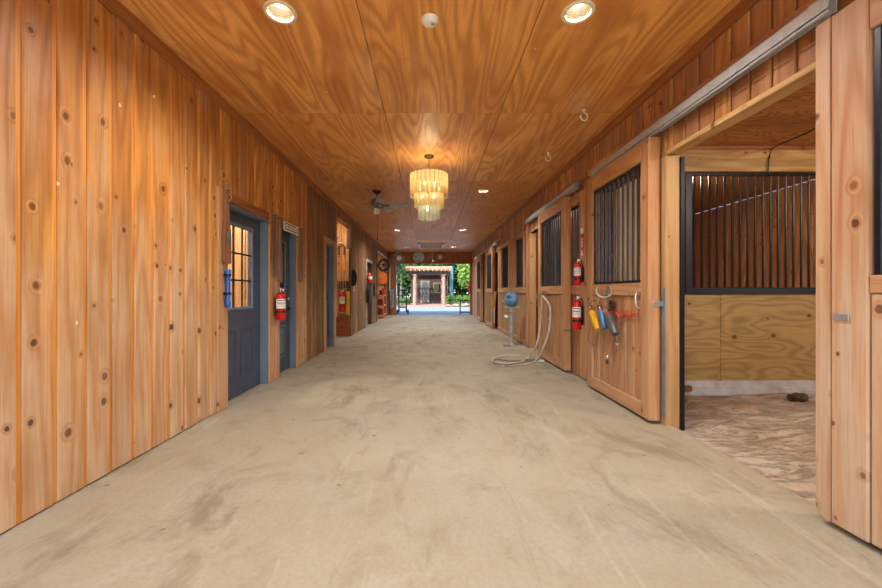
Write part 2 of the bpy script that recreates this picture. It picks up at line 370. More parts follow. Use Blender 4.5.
    def prism(s, outline, d, mat, c=0.0, rnd=None, order=None):
        """outline in local XY, extruded d along local Z"""
        n = len(outline)
        vs = [mat @ Vector((x, y, 0)) for x, y in outline]+[mat @ Vector((x, y, d)) for x, y in outline]
        fs = [tuple(range(n))[::-1], tuple(range(n, 2*n))]+[(i, (i+1) % n, n+(i+1) % n, n+i) for i in range(n)]
        return s.add(vs, fs, rnd, None, False, order)
    def build(s, name, mat, parent=None, at=None):
        """at: world origin of the object; children take their root's location"""
        root = parent
        loc = Vector((0, 0, 0))
        if parent is not None: loc = Vector(parent['_w']) if '_w' in parent else parent.location.copy()
        elif at is not None: loc = Vector(at)
        me = bpy.data.meshes.new(name)
        me.from_pydata([tuple(Vector(v)-loc) for v in s.v], [], s.f)
        me.attributes.new('rnd', 'FLOAT', 'POINT').data.foreach_set('value', s.r)
        me.attributes.new('gco', 'FLOAT_VECTOR', 'POINT').data.foreach_set('vector', [c for g in s.g for c in g])
        me.polygons.foreach_set('use_smooth', s.sm)
        if any(s.sm): me.set_sharp_from_angle(angle=math.radians(40))
        me.materials.append(M[mat]); me.update()
        o = bpy.data.objects.new(name, me); COL.objects.link(o)
        if parent is not None: o.parent = parent
        else: o.location = loc
        return o

def root_of(o):
    while o.parent: o = o.parent
    return o
_build = MB.build
def build(s, name, mat, parent=None, at=None):
    # every mesh below a thing is stored in the frame of the thing's base
    if parent is None: return _build(s, name, mat, None, at)
    r = root_of(parent); o = MB._raw(s, name, mat, r.location.copy()); o.parent = parent; return o
def _raw(s, name, mat, loc):
    o = _build(s, name, mat, None, loc); o.location = (0, 0, 0); return o
MB._raw = _raw; MB.build = build

def empty(name, loc):
    o = bpy.data.objects.new(name, None); COL.objects.link(o); o.location = loc; o.empty_display_size = 0.05; return o
def tag(o, label, cat, group=None, kind=None):
    o['label'] = label; o['category'] = cat
    if group: o['group'] = group
    if kind: o['kind'] = kind
    return o
def thing(name, loc, label, cat, group=None): return tag(empty(name, loc), label, cat, group)
def struct(o, kind='structure'): o['kind'] = kind; return o
def smooth_path(pts, k=8):
    pts = [Vector(p) for p in pts]; out = []
    P = [pts[0]*2-pts[1]]+pts+[pts[-1]*2-pts[-2]]
    for i in range(1, len(P)-2):
        a, b, c, d = P[i-1:i+3]
        for j in range(k):
            t = j/k
            out.append(0.5*((2*b)+(c-a)*t+(2*a-5*b+4*c-d)*t*t+(3*b-a-3*c+d)*t**3))
    out.append(pts[-1]); return out

XL, XR = -2.04, 2.04
YB, YE = 1.841-.1765*20, 18.0       # open end behind the camera, far beam
ZC = 3.05

# ------------------------------------------------------------------ floor and ground
struct(MB().box(XL-0.12, 2.10, YB, YE+.25, -0.25, 0.0).build('floor', 'concrete'))
struct(MB().box(-40, 40, YE+.25, 27.6, -0.3, -0.015).build('driveway', 'drive'))
struct(MB().box(-40, 40, -40, YB, -0.3, -0.01).build('forecourt', 'forecourt'))
struct(MB().box(-40, 40, 27.6, 70, -0.3, -0.02).build('garden_bed', 'mulch'))
struct(MB().box(-40, XL-3.0, YB, YE+.25, -0.3, -0.02).build('ground', 'mulch'))
struct(MB().box(6.2, 40, YB, YE+.25, -0.3, -0.02).build('ground', 'mulch'))
struct(MB().box(XL-3.0, XL-.12, YB, YE+.25, -0.3, 0.0).build('floor_side', 'concrete'))

# ------------------------------------------------------------------ ceiling: plywood sheets with holes for the cans
CAN_Y = (-1.0, 2.5, 6.95, 11.4, 15.85)
CANS = [(x, y) for y in CAN_Y for x in (-1.01, 1.0) if not (x < 0 and y == 6.95)]
cm = MB(); HS, HR = 0.115, 0.085
def sub_rect(rects, hx, hy):
    out = []
    for (a, b, c, d) in rects:
        if hx+HS <= a or hx-HS >= b or hy+HS <= c or hy-HS >= d: out.append((a, b, c, d)); continue
        out += [(a, hx-HS, c, d), (hx+HS, b, c, d), (hx-HS, hx+HS, c, hy-HS), (hx-HS, hx+HS, hy+HS, d)]
    return out
xs = [-2.16, -1.70, -0.48, 0.74, 1.96, 2.16]; ys = [YB]+[-0.96+2.44*k for k in range(8)]+[18.2]
for i in range(len(xs)-1):
    for j in range(len(ys)-1):
        g = 0.003
        a, b, c, d = xs[i]+g, xs[i+1]-g, ys[j]+g, ys[j+1]-g
        rn = random.random(); rects = [(a, b, c, d)]; inside = [h for h in CANS if a < h[0] < b and c < h[1] < d]
        for h in inside: rects = sub_rect(rects, *h)
        for q in rects:
            if q[1]-q[0] > 1e-4 and q[3]-q[2] > 1e-4: cm.box(q[0], q[1], q[2], q[3], ZC, ZC+.02, rnd=rn, axis=1)
        for hx, hy in inside:
            n = 32; vs = []; fs = []
            for k in range(n):
                an = 2*PI*k/n; cx, sy = math.cos(an), math.sin(an); m_ = HS/max(abs(cx), abs(sy))
                vs += [(hx+cx*m_, hy+sy*m_, ZC), (hx+cx*HR, hy+sy*HR, ZC), (hx+cx*HR, hy+sy*HR, ZC+.02)]
            for k in range(n):
                e = (k+1) % n
                fs += [(3*k, 3*k+1, 3*e+1, 3*e), (3*k+1, 3*k+2, 3*e+2, 3*e+1)]
            cm.add(vs, fs, rn, 1)
struct(cm.build('ceiling', 'ply'))
struct(MB().box(-5.3, 6.3, YB-.3, YE+.4, 3.26, 3.36).build('roof', 'core'))
struct(MB().box(-2.16, 2.16, YB, YE+.2, ZC+.1003, ZC+.12).build('ceiling_deck', 'core'))
struct(MB().box(.735, .747, 4.2, 17.8, ZC-.006, ZC+.001).build('trim_1', 'trim'))

# ------------------------------------------------------------------ boarded walls
def boards(mb, core, X, sgn, y0, y1, z0, z1, opens, w=0.1765, t=0.022, gap=0.020, ch=0.006, core_t=0.10, fl=.013, gm=None):
    """vertical boards; sgn = +1 when the room lies on the +X side"""
    cuts = sorted({y0, y1}|{v for o in opens for v in o[:2] if y0 < v < y1})
    def span(ya, yb):
        mid = (ya+yb)/2; zs = [(z0, z1)]
        for (a, b, c, d) in opens:
            if a < mid < b:
                new = []
                for p, q in zs:
                    if c > p: new.append((p, min(c, q)))
                    if d < q: new.append((max(d, p), q))
                zs = [u for u in new if u[1]-u[0] > 1e-4]
        return zs
    for a, b in zip(cuts[:-1], cuts[1:]):
        for p, q in span(a, b): core.box(X-sgn*(t-.004), X-sgn*core_t, a, b, p, q)
    y = y0
    while y < y1-1e-6:
        e = min(y+w, y1); rn = random.random()
        cc = [y]+[c for c in cuts if y < c < e]+[e]
        for a, b in zip(cc[:-1], cc[1:]):
            if b-a < 0.012: continue
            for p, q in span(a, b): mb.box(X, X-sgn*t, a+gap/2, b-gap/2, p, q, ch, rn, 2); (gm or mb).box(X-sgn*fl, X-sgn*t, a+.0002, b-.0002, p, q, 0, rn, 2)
        y = e
D1, D2, D3, D4 = (3.70, 4.66, 0, 2.06), (4.92, 5.63, 0, 2.08), (7.22, 7.84, 0, 2.12), (11.9, 13.0, 0, 2.12)
A1, A2 = (8.05, 9.55, 0, 2.78), (14.2, 17.3, 0, 2.66)
LO = [D1, D2, D3, D4, A1, A2]
wl = MB(); cl = MB()
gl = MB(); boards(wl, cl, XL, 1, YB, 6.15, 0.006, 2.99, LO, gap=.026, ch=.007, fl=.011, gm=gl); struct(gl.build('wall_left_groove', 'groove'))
struct(wl.build('wall_left', 'left'))
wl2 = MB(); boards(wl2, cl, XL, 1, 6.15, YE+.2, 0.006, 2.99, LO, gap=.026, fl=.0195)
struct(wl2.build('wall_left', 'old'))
struct(cl.build('wall_left_backing', 'core'))
# right wall
W0 = (3.37, 4.36, 1.25, 2.33)
S1, S2, S3, S4 = (1.90, 3.19, 0, 2.35), (6.02, 7.52, 0, 2.35), (11.1, 12.3, 0, 2.35), (13.9, 15.1, 0, 2.35)
W1, W2, W3 = (5.07, 5.92, 1.25, 2.36), (8.03, 8.78, 1.25, 2.36), (9.55, 10.44, 1.25, 2.36)
NB = (0.45, 1.66, 1.245, 2.33)
RO = [S1, S2, S3, S4, W0, W1, W2, W3, NB]
wr = MB(); cr = MB()
boards(wr, cr, XR, -1, YB, 17.2, 0.006, 2.99, RO, w=0.15, gap=.018, fl=.017)
struct(wr.build('wall_right', 'right')); struct(cr.build('wall_right_backing', 'core'))
# crown trims
struct(MB().box(XL, XL+.025, YB, YE, 2.945, ZC-.002, .004).build('trim_2', 'trim'))
struct(MB().box(XR, XR-.025, YB, YE, 2.955, ZC-.002, .004).build('trim_3', 'trim'))

# casings and posts along the left wall
def trim(name, mat, *boxes):
    m = MB()
    for b in boxes: m.box(*b[:6], b[6] if len(b) > 6 else .004)
    return struct(m.build(name, mat))
xa, xb = XL-.001, XL+.022
trim('trim_4', 'case', (xa, xb, 3.53, 3.70, 0.004, 2.17))
trim('trim_5', 'red', (xa, xb, 3.70, 4.66, 2.06, 2.15))
trim('trim_6', 'case', (xa, xb, 4.66, 4.80, 0.004, 2.17))
trim('trim_7', 'case', (xa, xb+.02, 4.83, 4.92, 0.004, 2.17))
trim('trim_8', 'case', (xa, xb, 5.63, 5.80, 0.004, 2.16))
trim('trim_9', 'red', (xa, xb, 4.92, 5.63, 2.08, 2.16))
trim('trim_10', 'case', (xa, xb, 7.10, 7.22, 0.004, 2.22), (xa, xb, 7.84, 7.96, 0.004, 2.22), (xa, xb, 7.22, 7.84, 2.12, 2.22))
trim('trim_11', 'case', (xa, xb, 7.985, 8.05, 0.6, 2.86)); trim('trim_12', 'old', (xa, xb, 8.05, 9.55, 2.78, 2.86))
trim('trim_13', 'sill', (xa, xb, 11.82, 11.9, 0.004, 2.2), (xa, xb, 11.9, 13.0, 2.12, 2.2))
trim('trim_14', 'sill', (xa, xb, 14.2, 17.3, 2.66, 2.74)); trim('trim_15', 'old', (xa, xb, 14.1, 14.2, 0.004, 2.74))

# ------------------------------------------------------------------ entry doors (setting)
def jambs(parent, o, depth=.10, t=.03):
    y0, y1, z0, z1 = o; x0, x1 = XL+.001, XL-depth-.03
    for b in ((y0, y0+t), (y1-t, y1)): MB().box(x0, x1, b[0], b[1], 0.003, z1, .003).build('door_jamb', 'bluejamb', parent)
    MB().box(x0, x1, y0+t, y1-t, z1-t, z1, .003).build('door_head', 'bluejamb', parent)
def panel_door(name, o, glass_rect, panels, lites, gmat):
    y0, y1, z0, z1 = o; d = struct(empty(name, (XL-.08, (y0+y1)/2, 0)))
    jambs(d, o); X = XL-.085; a, b = y0+.032, y1-.032; top = z1-.034; gy0, gy1, gz0, gz1 = glass_rect
    m = MB()
    for r in ((a, gy0, .01, top), (gy1, b, .01, top), (gy0, gy1, .01, gz0), (gy0, gy1, gz1, top)): m.box(X, X-.044, *r, rnd=.5)
    leaf = m.build('door_leaf', 'bluedoor', d)
    fr = MB(); e = .03
    for r in ((gy0-e, gy0, gz0-e, gz1+e), (gy1, gy1+e, gz0-e, gz1+e), (gy0, gy1, gz0-e, gz0), (gy0, gy1, gz1, gz1+e)): fr.box(X+.012, X-.01, *r, .006)
    fr.build('glass_frame', 'bluejamb', d)
    MB().box(X-.02, X-.026, gy0, gy1, gz0, gz1).build('window_pane', gmat, d)
    ny, nz = lites
    if ny*nz > 1:
        mu = MB()
        for k in range(1, ny): yk = gy0+(gy1-gy0)*k/ny; mu.box(X-.008, X-.02, yk-.009, yk+.009, gz0, gz1)
        for k in range(1, nz): zk = gz0+(gz1-gz0)*k/nz; mu.box(X-.0085, X-.0195, gy0, gy1, zk-.009, zk+.009)
        mu.build('muntin', 'black', d)
    for p in panels:
        pm = MB(); e = .022
        for r in ((p[0], p[0]+e, p[2], p[3]), (p[1]-e, p[1], p[2], p[3]), (p[0]+e, p[1]-e, p[2], p[2]+e), (p[0]+e, p[1]-e, p[3]-e, p[3])): pm.box(X+.010, X-.002, *r, .005)
        pm.box(X+.004, X-.002, p[0]+.05, p[1]-.05, p[2]+.05, p[3]-.05, .003)
        pm.build('door_panel', 'bluejamb' if name == 'door_2' else 'bluedoor', d)
    return d, X
d1, _ = panel_door('door_1', D1, (3.83, 4.40, .985, 1.88), ((3.78, 4.06, .21, .75), (4.17, 4.45, .21, .75)), (3, 3), 'glass')
d2, X2 = panel_door('door_2', D2, (5.06, 5.40, .78, 1.86), ((5.06, 5.42, .22, .68),), (1, 1), 'darkglass')
m = MB(); hy = 5.54; m.lathe([(0, 0), (.032, 0), (.032, .008), (.014, .014), (.011, .05), (0, .05)], (X2, hy, .90), 16, 'X')
m.tube([(X2+.045, hy, .90), (X2+.05, hy-.06, .90), (X2+.05, hy-.115, .90)], .011, 8); m.build('door_handle', 'black', d2)
MB().lathe([(0, 0), (.03, 0), (.03, .01), (.022, .022), (0, .022)], (X2, hy, 1.045), 16, 'X').build('deadbolt', 'chrome', d2)
d3, X3 = panel_door('door_3', D3, (7.36, 7.68, .95, 1.85), ((7.36, 7.70, .2, .75),), (1, 1), 'darkglass')
# dark plank door standing in the far doorway
d4 = struct(empty('door_4', (XL-.1, 12.45, 0)))
MB().box(XL-.09, XL-.13, 11.92, 12.98, .01, 2.1, .004).build('door_leaf', 'darkwood', d4)

# rooms behind the left wall
def room(name, y0, y1, mat, depth=2.2, z=2.75):
    m = MB(); k = MB(); n = int((y1-y0)/.16)
    boards(m, k, XL-depth, 1, y0, y1, 0, z, [], w=.16)
    for yy, s in ((y0, 1), (y1, -1)):
        x = XL-.10
        while x > XL-depth+.01:
            x2 = max(x-.14, XL-depth); m.box(x2+.002, x-.002, yy, yy+s*.02, 0, z, .006, axis=2); x = x2
    m.box(XL-depth, XL-.10, y0, y1, z, z+.02)
    return struct(m.build(name, mat))
room('wall_tack_room', 2.9, 4.87, 'case'); room('wall_washroom', 4.9, 7.0, 'old'); room('wall_store', 7.05, 7.98, 'old')
room('wall_alcove', 8.05, 9.57, 'left', 1.1, 2.9); room('wall_alcove_far', 14.18, 17.32, 'left', 0.9, 2.8)
room('wall_far_room', 11.8, 13.1, 'old', 1.2)

# alcove ledge and low panel on the return wall at Y = 9.55
trim('trim_16', 'stallbeam', (-3.0, XL-.02, 9.47, 9.547, .52, .57)); trim('trim_17', 'red', (-3.0, XL-.02, 9.51, 9.546, .02, .50))

# ------------------------------------------------------------------ right side: jambs, headers, tracks
def stall_jamb(name, o, far=True):
    y0, y1, z0, z1 = o
    return trim(name, 'jamb', (XR-.005, XR+.115, y1-.001, y1+.09, -.03, z1, .006), (XR-.004, XR+.115, y0-.09, y0+.001, -.03, z1, .006), (XR-.004, XR+.115, y0, y1, z1, z1+.04, .004))
stall_jamb('trim_18', (S1[0], S1[1], 0, 2.34)); stall_jamb('trim_19', S2); stall_jamb('trim_20', S3); stall_jamb('trim_21', S4)
trim('trim_22', 'black', (XR+.115, XR+.15, S1[1]-.012, S1[1]+.07, -.05, 2.32, .003))       # dark steel edge of the opening
trim('trim_23', 'right', (XR, XR-.04, 1.4, 4.7, 2.62, 2.70), (XR, XR-.04, 4.75, 7.75, 2.62, 2.70), (XR, XR-.04, 10.7, 16.6, 2.62, 2.70))
trim('trim_24', 'rail', (XR, XR-.028, 4.80, 4.97, 0.02, 2.50), (XR, XR-.028, 4.97, 6.0, 1.12, 1.24), (XR, XR-.028, 4.97, 6.0, 2.37, 2.5))
trim('trim_25', 'rail', (XR, XR-.028, 7.61, 7.74, 0.02, 2.60), (XR, XR-.028, 7.90, 8.03, 1.24, 2.37), (XR, XR-.028, 8.78, 8.92, 1.24, 2.45), (XR, XR-.028, 9.40, 9.55, 1.24, 2.37),
     (XR, XR-.028, 7.74, 11.0, 1.12, 1.24), (XR, XR-.028, 7.74, 11.0, 2.37, 2.46), (XR, XR-.028, 10.44, 10.56, 1.24, 2.37), (XR, XR-.028, 7.74, 11.0, .02, .12))
def grille(parent, X, y0, y1, z0, z1, pitch=.09, r=.013, name='grille_frame', t=.022):
    f = MB(); e = .028
    for b in ((y0, y0+e, z0, z1), (y1-e, y1, z0, z1), (y0+e, y1-e, z0, z0+e), (y0+e, y1-e, z1-e, z1)): f.box(X-t/2, X+t/2, *b, .003)
    fr = f.build(name, 'black', parent); n = max(2, round((y1-y0)/pitch))
    for k in range(1, n):
        yk = y0+(y1-y0)*k/n
        MB().tube([(X, yk, z0+e*.6), (X, yk, z1-e*.6)], r, 8).build('bar', 'bar', fr)
    return fr
for i, w in enumerate((W1, W2, W3)):
    r = struct(empty('window_%d' % (i+1), (XR+.03, (w[0]+w[1])/2, w[2])))
    grille(r, XR+.03, w[0], w[1], w[2], w[3])

def track(y0, y1, X, z, label):
    t = thing('door_track', (X, (y0+y1)/2, z), label, 'door track', 'galvanised sliding door tracks')
    m = MB(); h = .085; dd = .045
    m.box(X+dd, X+dd-.004, y0, y1, z, z+h); m.box(X, X+.004, y0, y1, z+.022, z+h); m.box(X+.004, X+dd-.004, y0, y1, z+h-.004, z+h)
    m.box(X, X+.014, y0, y1, z, z+.006); m.box(X, X+.003, y0, y1, z+.006, z+.012); m.build('rail_channel', 'galv', t)
    n = max(2, int((y1-y0)/1.1)+1)
    for k in range(n):
        yk = y0+.06+(y1-y0-.12)*k/(n-1)
        b = MB(); b.box(X-.006, X+dd+.055, yk-.03, yk+.03, z+h, z+h+.006, .002); b.box(X-.006, X, yk-.03, yk+.03, z+.018, z+h, .002); b.build('bracket', 'galv', t)
    return t
track(1.80, 4.45, 1.935, 2.525, 'long grey steel track above the open near stall doorway')
track(4.92, 7.54, 1.935, 2.525, 'grey steel track above the stall door with the hanging white hose')
track(10.8, 13.4, 1.935, 2.525, 'short grey steel track high on the right wall, second from the far end')
track(13.6, 16.3, 1.935, 2.525, 'grey steel track on the right wall nearest the far opening')

def stall_door(y0, w, X, label, mat='right', railmat='rail', th=.10, z0=.03, z1=2.515, bp=.135, gy=None, stile=.13):
    y1 = y0+w; t = thing('sliding_stall_door', (X+th/2, (y0+y1)/2, z0), label, 'stall door', 'wooden sliding stall doors')
    zr0, zr1, zt = 1.12, 1.24, 2.34
    for a, b in ((y0, y0+stile), (y1-stile, y1)): MB().box(X, X+th, a, b, z0, z1, .006, axis=2).build('stile', railmat, t)
    for a, b in ((z0, z0+.13), (zr0, zr1), (zt, z1)): MB().box(X+.002, X+th-.002, y0+stile, y1-stile, a, b, .005, axis=1).build('rail', railmat, t)
    m = MB(); n = max(1, round((w-2*stile)/bp)); bw = (w-2*stile)/n
    for k in range(n): m.box(X+.022, X+th-.022, y0+stile+k*bw+.004, y0+stile+(k+1)*bw-.004, z0+.13, zr0, .008, axis=2); m.box(X+.036, X+th-.03, y0+stile+k*bw, y0+stile+(k+1)*bw, z0+.13, zr0, 0, axis=2)
    m.build('board_panel', mat, t)
    grille(t, X+.035, y0+stile, y1-stile, zr1, zt)
    return t
def pull(t, X, y, z, h=.14):
    MB().tube(smooth_path([(X, y, z+h/2), (X-.035, y, z+h/2-.012), (X-.045, y, z), (X-.035, y, z-h/2+.012), (X, y, z-h/2)], 5), .008, 8).build('pull_handle', 'plate', t)
dA = stall_door(3.23, 1.27, 1.91, 'tall wooden sliding stall door with horseshoe and hanging clippers, beside the open stall')
pull(dA, 1.91, 3.36, 1.085, .15)
MB().box(1.945, 2.03, 3.224, 3.230, 1.03, 1.075, .001).build('latch_plate', 'plate', dA)
MB().box(2.032, 2.04, 3.20, 3.228, .06, 1.20, .001).build('edge_seal', 'bluemotor', dA)
dC = stall_door(5.27, 1.27, 1.91, 'wooden sliding stall door with a white hose hung on its front')
pull(dC, 1.91, 6.47, 1.08, .13)
dD = stall_door(11.4, 1.27, 1.91, 'wooden sliding stall door standing ajar beyond the blue motor pedestal', mat='old')
dE = stall_door(13.95, 1.27, 1.91, 'wooden sliding stall door last on the right before the far opening', mat='old')
# the near door leaf at the right edge of the view
t = thing('sliding_stall_door', (1.99, 1.05, .03), 'bleached wooden stall door at the right edge, closest to the viewer', 'stall door', 'wooden sliding stall doors')
X, th, y0, y1, z0, z1 = 1.965, .07, .20, 1.885, .03, 2.515
def rounded(y_a, y_b, za, zb, rad, far):
    pts = []
    for k in range(7):
        an = PI/2*k/6; pts.append((y_b-rad+rad*math.sin(an), za+rad-rad*math.cos(an)))
    return [(y_a, za)]+pts+[(y_b, zb), (y_a, zb)]
MX = Matrix(((0, 0, 1, X), (1, 0, 0, 0), (0, 1, 0, 0), (0, 0, 0, 1)))
m = MB(); m.prism(rounded(1.82, y1, z0, z1, .06, 1), th, MX, order=(2, 1, 0)); m.build('edge_board', 'near', t)
MB().box(X+.004, X+th, 1.665, 1.818, z0, z1, .005, axis=2).build('stile', 'near', t)
MB().box(X+.004, X+th, y0, y0+.15, z0, z1, .005, axis=2).build('stile', 'near', t)
MB().box(X+.006, X+th, y0+.15, 1.663, 1.155, 1.235, .005, axis=1).build('rail', 'near', t)
MB().box(X+.006, X+th, y0+.15, 1.663, 2.34, z1, .005, axis=1).build('rail', 'near', t)
m = MB(); yy = y0+.15
while yy < 1.66: e = min(yy+.15, 1.663); m.box(X+.012, X+th-.01, yy+.001, e-.001, z0, 1.153, .007, axis=2); yy = e
m.build('board_panel', 'near', t)
fr = grille(t, X+.045, y0+.16, 1.655, 1.24, 2.335, pitch=.1, r=.011, t=.05)
MB().box(X-.004, X, 1.735, 1.80, 1.025, 1.055, .001).build('latch_plate', 'plate', t)

# ------------------------------------------------------------------ stalls
XS = 2.14; XO = 5.8; YP = 4.3; ZS = 2.85
n = 60; mb = MB(); vs = []; fs = []
from mathutils import noise as mn
for i in range(n+1):
    for j in range(n+1):
        x = 2.10+(XO-2.10)*i/n; y = 0.2+(YP-.2)*j/n
        h = -.03+.05*mn.fractal(Vector((x*1.1, y*2.6, 3.1)), 1.0, 2.0, 4)*min(1, (x-2.10)*2.5)
        h += -.03*max(0, mn.noise(Vector((x*4, y*7, 8))))*min(1, (x-2.1)*2)
        vs.append((x, y, h-.02 if i == 0 else h))
for i in range(n):
    for j in range(n):
        a = i*(n+1)+j; fs.append((a, a+n+1, a+n+2, a+1))
struct(mb.add(vs, fs, .3, smooth=True).build('floor_stall', 'dirt'))
struct(MB().box(2.10, XO, YP, 17.2, -.1, -.02).build('floor_stall', 'dirt'))
struct(MB().box(2.10, XO, -.0, 17.2, ZS, ZS+.02, axis=0).build('ceiling_stall', 'osb'))
# partition in front of the viewer, with its barred upper half
m = MB()
for k in range(3): m.box(XS+.02+1.22*k, min(XO, XS+1.24*(k+1)-.004), YP, YP+.02, .12, 1.12, .002, axis=0)
struct(m.build('wall_partition', 'stallply'))
trim('trim_26', 'stallbeam', (XS+.02, XO, YP-.015, YP+.06, 2.55, 2.80)); trim('trim_27', 'red', (XS+.02, XO, YP-.01, YP+.06, 2.80, 2.85))
trim('trim_28', 'stallbeam', (XS+.02, 2.93, YP-.012, YP+.05, 1.12, 2.55))
trim('trim_29', 'sill', (XS+.02, XO, YP-.05, YP+.02, -.04, .055), (XS+.02, XO, YP-.03, YP+.02, .055, .125))
g = thing('stall_grille', (3.9, YP, 1.14), 'black barred steel grille on the partition inside the open stall', 'grille')
gx0, gx1, gz0, gz1 = 2.95, 5.74, 1.13, 2.53
m = MB(); m.box(gx0, gx0+.075, YP-.03, YP+.0, gz0, gz1, .003); m.box(gx1-.075, gx1, YP-.03, YP, gz0, gz1, .003)
m.box(gx0+.075, gx1-.075, YP-.03, YP, gz0, gz0+.075, .003); m.box(gx0+.075, gx1-.075, YP-.028, YP, gz1-.035, gz1, .003)
gf = m.build('grille_frame', 'black', g)
k = 0; x = gx0+.11
while x < gx1-.09:
    MB().tube([(x, YP-.014, gz0+.07), (x, YP-.014, gz1-.03)], .012, 8).build('bar', 'black', gf); x += .0885
# outer wall with openings to the daylight, cross walls of the other stalls
wo = MB(); co = MB()
boards(wo, co, XO, -1, -0.2, 17.2, -.1, ZS, [(0.5, 2.9, 1.1, 2.3), (4.5, 5.3, 1.3, 2.2)], w=.2)
struct(wo.build('wall_stall_outer', 'right')); struct(co.build('wall_stall_outer_backing', 'core'))
for i, y in enumerate((-.0, 8.4, 12.7, 17.2)):
    m = MB(); x = XS
    while x < XO: m.box(x, min(x+.18, XO)-.002, y-.03, y, -.1, ZS, .004, axis=2); x += .18
    struct(m.build('wall_stall_cross', 'red'))
# fixed posts of the next stall seen between the bars
trim('trim_30', 'stallbeam', (3.86, 4.0, 8.22, 8.36, -.02, 2.0), (4.0, 5.4, 8.26, 8.34, 1.9, 2.0), (5.3, 5.42, 8.22, 8.36, -.02, 1.9))
c = thing('power_cable', on_y(770, 172, YP-.03), 'thin black cable running up from the grille to the ceiling of the open stall', 'cable')
MB().tube(smooth_path([on_y(768, 173, YP-.035), on_y(769, 160, YP-.035), on_y(773, 148, YP-.04), on_y(790, 140, 3.9), on_y(816, 128, 3.5), on_y(860, 97, 3.2)], 6), .007, 6).build('cable', 'rubber', c)
for p, r in (((798, 393), .07), ((792, 394), .055), ((804, 394), .05)):
    pass
mb = MB(); cc = on_floor(798, 399, 0)
for k in range(6):
    a = k*1.3; mb.lathe([(0, -.03), (.03, -.02), (.04, .005), (.03, .03), (0, .04)], (cc.x+.065*math.cos(a), cc.y+.03*math.sin(a), .012+.012*(k % 2)), 10)
tag(mb.build('manure_pile', 'manure', None, (cc.x, cc.y, 0)), 'small dark clump of manure on the dirt floor by the stall partition', 'manure')
br = on_y(681, 386, YP-.08)
tag(MB().box(2.90, 2.99, YP-.09, YP-.01, .02, .08, .006).build('brick', 'red', None, (2.945, YP-.05, .02)), 'reddish block lying at the left foot of the stall partition', 'block')

# ------------------------------------------------------------------ far end
m = MB(); x = -2.16
while x < 2.16: e = min(x+.16, 2.16); m.box(x+.001, e-.001, YE-.04, YE, 2.53, 3.05, .006, axis=2); x = e
struct(m.build('wall_back', 'red')); struct(MB().box(-2.3, 2.3, YE, YE+.12, 2.5, 3.24).build('wall_back_backing', 'core'))
trim('trim_31', 'red', (-1.90, -1.64, YE-.06, YE+.12, 0, 2.53)); trim('trim_32', 'trim', (1.94, 2.12, YE-.06, YE+.12, 0, 2.53)); trim('trim_33', 'trim', (-2.1, -1.9, YE-.02, YE+.1, 0, 2.53))
trim('trim_34', 'trim', (-1.64, 1.94, YE-.05, YE+.12, 2.49, 2.53))
trim('trim_35', 'right', (XR, XR+.1, 17.2, YE, 0, 3.05))
struct(MB().box(-5.3, XL-.1, YE, YE+.12, -.1, 3.3).build('wall_outside', 'outside')); struct(MB().box(2.1, 6.2, 17.2, YE+.12, -.1, 3.3).build('wall_outside', 'outside'))
struct(MB().box(-5.3, -5.2, YB, YE, -.1, 3.3).build('wall_outside', 'outside'))
struct(MB().box(-5.3, XL-.1, YB, YB+.1, -.1, 3.3).build('wall_outside', 'outside')); struct(MB().box(2.1, 6.2, YB, YB+.1, -.1, 3.3).build('wall_outside', 'outside'))

# attic hatch in the far ceiling
t = thing('attic_hatch', (.1, 15.4, ZC), 'rectangular wooden hatch in the ceiling near the far opening', 'hatch')
h0, h1, k0, k1 = -.47, .56, 14.55, 16.0
m = MB()
for b in ((h0, h0+.07, k0, k1), (h1-.07, h1, k0, k1), (h0, h1, k0, k0+.07), (h0, h1, k1-.07, k1)): m.box(*b, ZC-.045, ZC, .004)
m.build('hatch_frame', 'cream', t); MB().box(h0+.07, h1-.07, k0+.07, k1-.07, ZC-.012, ZC-.0, .0).build('hatch_panel', 'red', t)
t = thing('pull_cord', (.12, 15.98, 2.2), 'thin white pull cord hanging from the ceiling hatch', 'cord')
MB().tube([(.12, 15.98, 3.02), (.12, 15.98, 2.5)], .006, 6).build('cord', 'hose', t); MB().lathe([(0, 0), (.03, .01), (.035, .06), (.01, .09), (0, .09)], (.12, 15.98, 2.42), 10).build('cord_knob', 'white', t)

# ------------------------------------------------------------------ ceiling things
def can(x, y, label):
    t = thing('recessed_ceiling_light', (x, y, ZC), label, 'ceiling light', 'recessed ceiling lights')
    MB().lathe([(.083, .0), (.108, 0), (.108, -.006), (.098, -.012), (.084, -.008), (.083, 0)], (x, y, ZC), 32, caps=False).build('trim_ring', 'cream', t)
    pr = []
    for k in range(8): pr += [(.083-.002*k, .012*k), (.079-.002*k, .012*k+.006)]
    m = MB(); m.lathe(pr, (x, y, ZC), 32, caps=False); m.build('baffle', 'baffle', t)
    MB().lathe([(0, .040), (.02, .042), (.040, .055), (.048, .08), (.05, .10), (0, .1005)], (x, y, ZC), 24).build('lamp', 'canbulb', t)
    l = bpy.data.lights.new('can_lamp', 'SPOT'); l.energy = CAN_W; l.color = (1.0, .97, .92); l.spot_size = math.radians(150); l.spot_blend = 1.0; l.shadow_soft_size = .05
    lo = bpy.data.objects.new('can_lamp', l); lo.location = (0, 0, .012); lo.parent = t; COL.objects.link(lo)
CAN_W = 190.0
names = {-1.0: 'behind the viewer', 2.5: 'nearest to the viewer', 6.95: 'beside the chandelier', 11.4: 'beyond the chandelier', 15.85: 'by the ceiling hatch'}
for x, y in CANS:
    can(x, y, 'round recessed ceiling light %s, %s side of the aisle' % (names[y], 'left' if x < 0 else 'right'))
t = thing('smoke_detector', (0, 2.57, ZC), 'round white smoke detector on the ceiling between the nearest recessed lights', 'smoke detector')
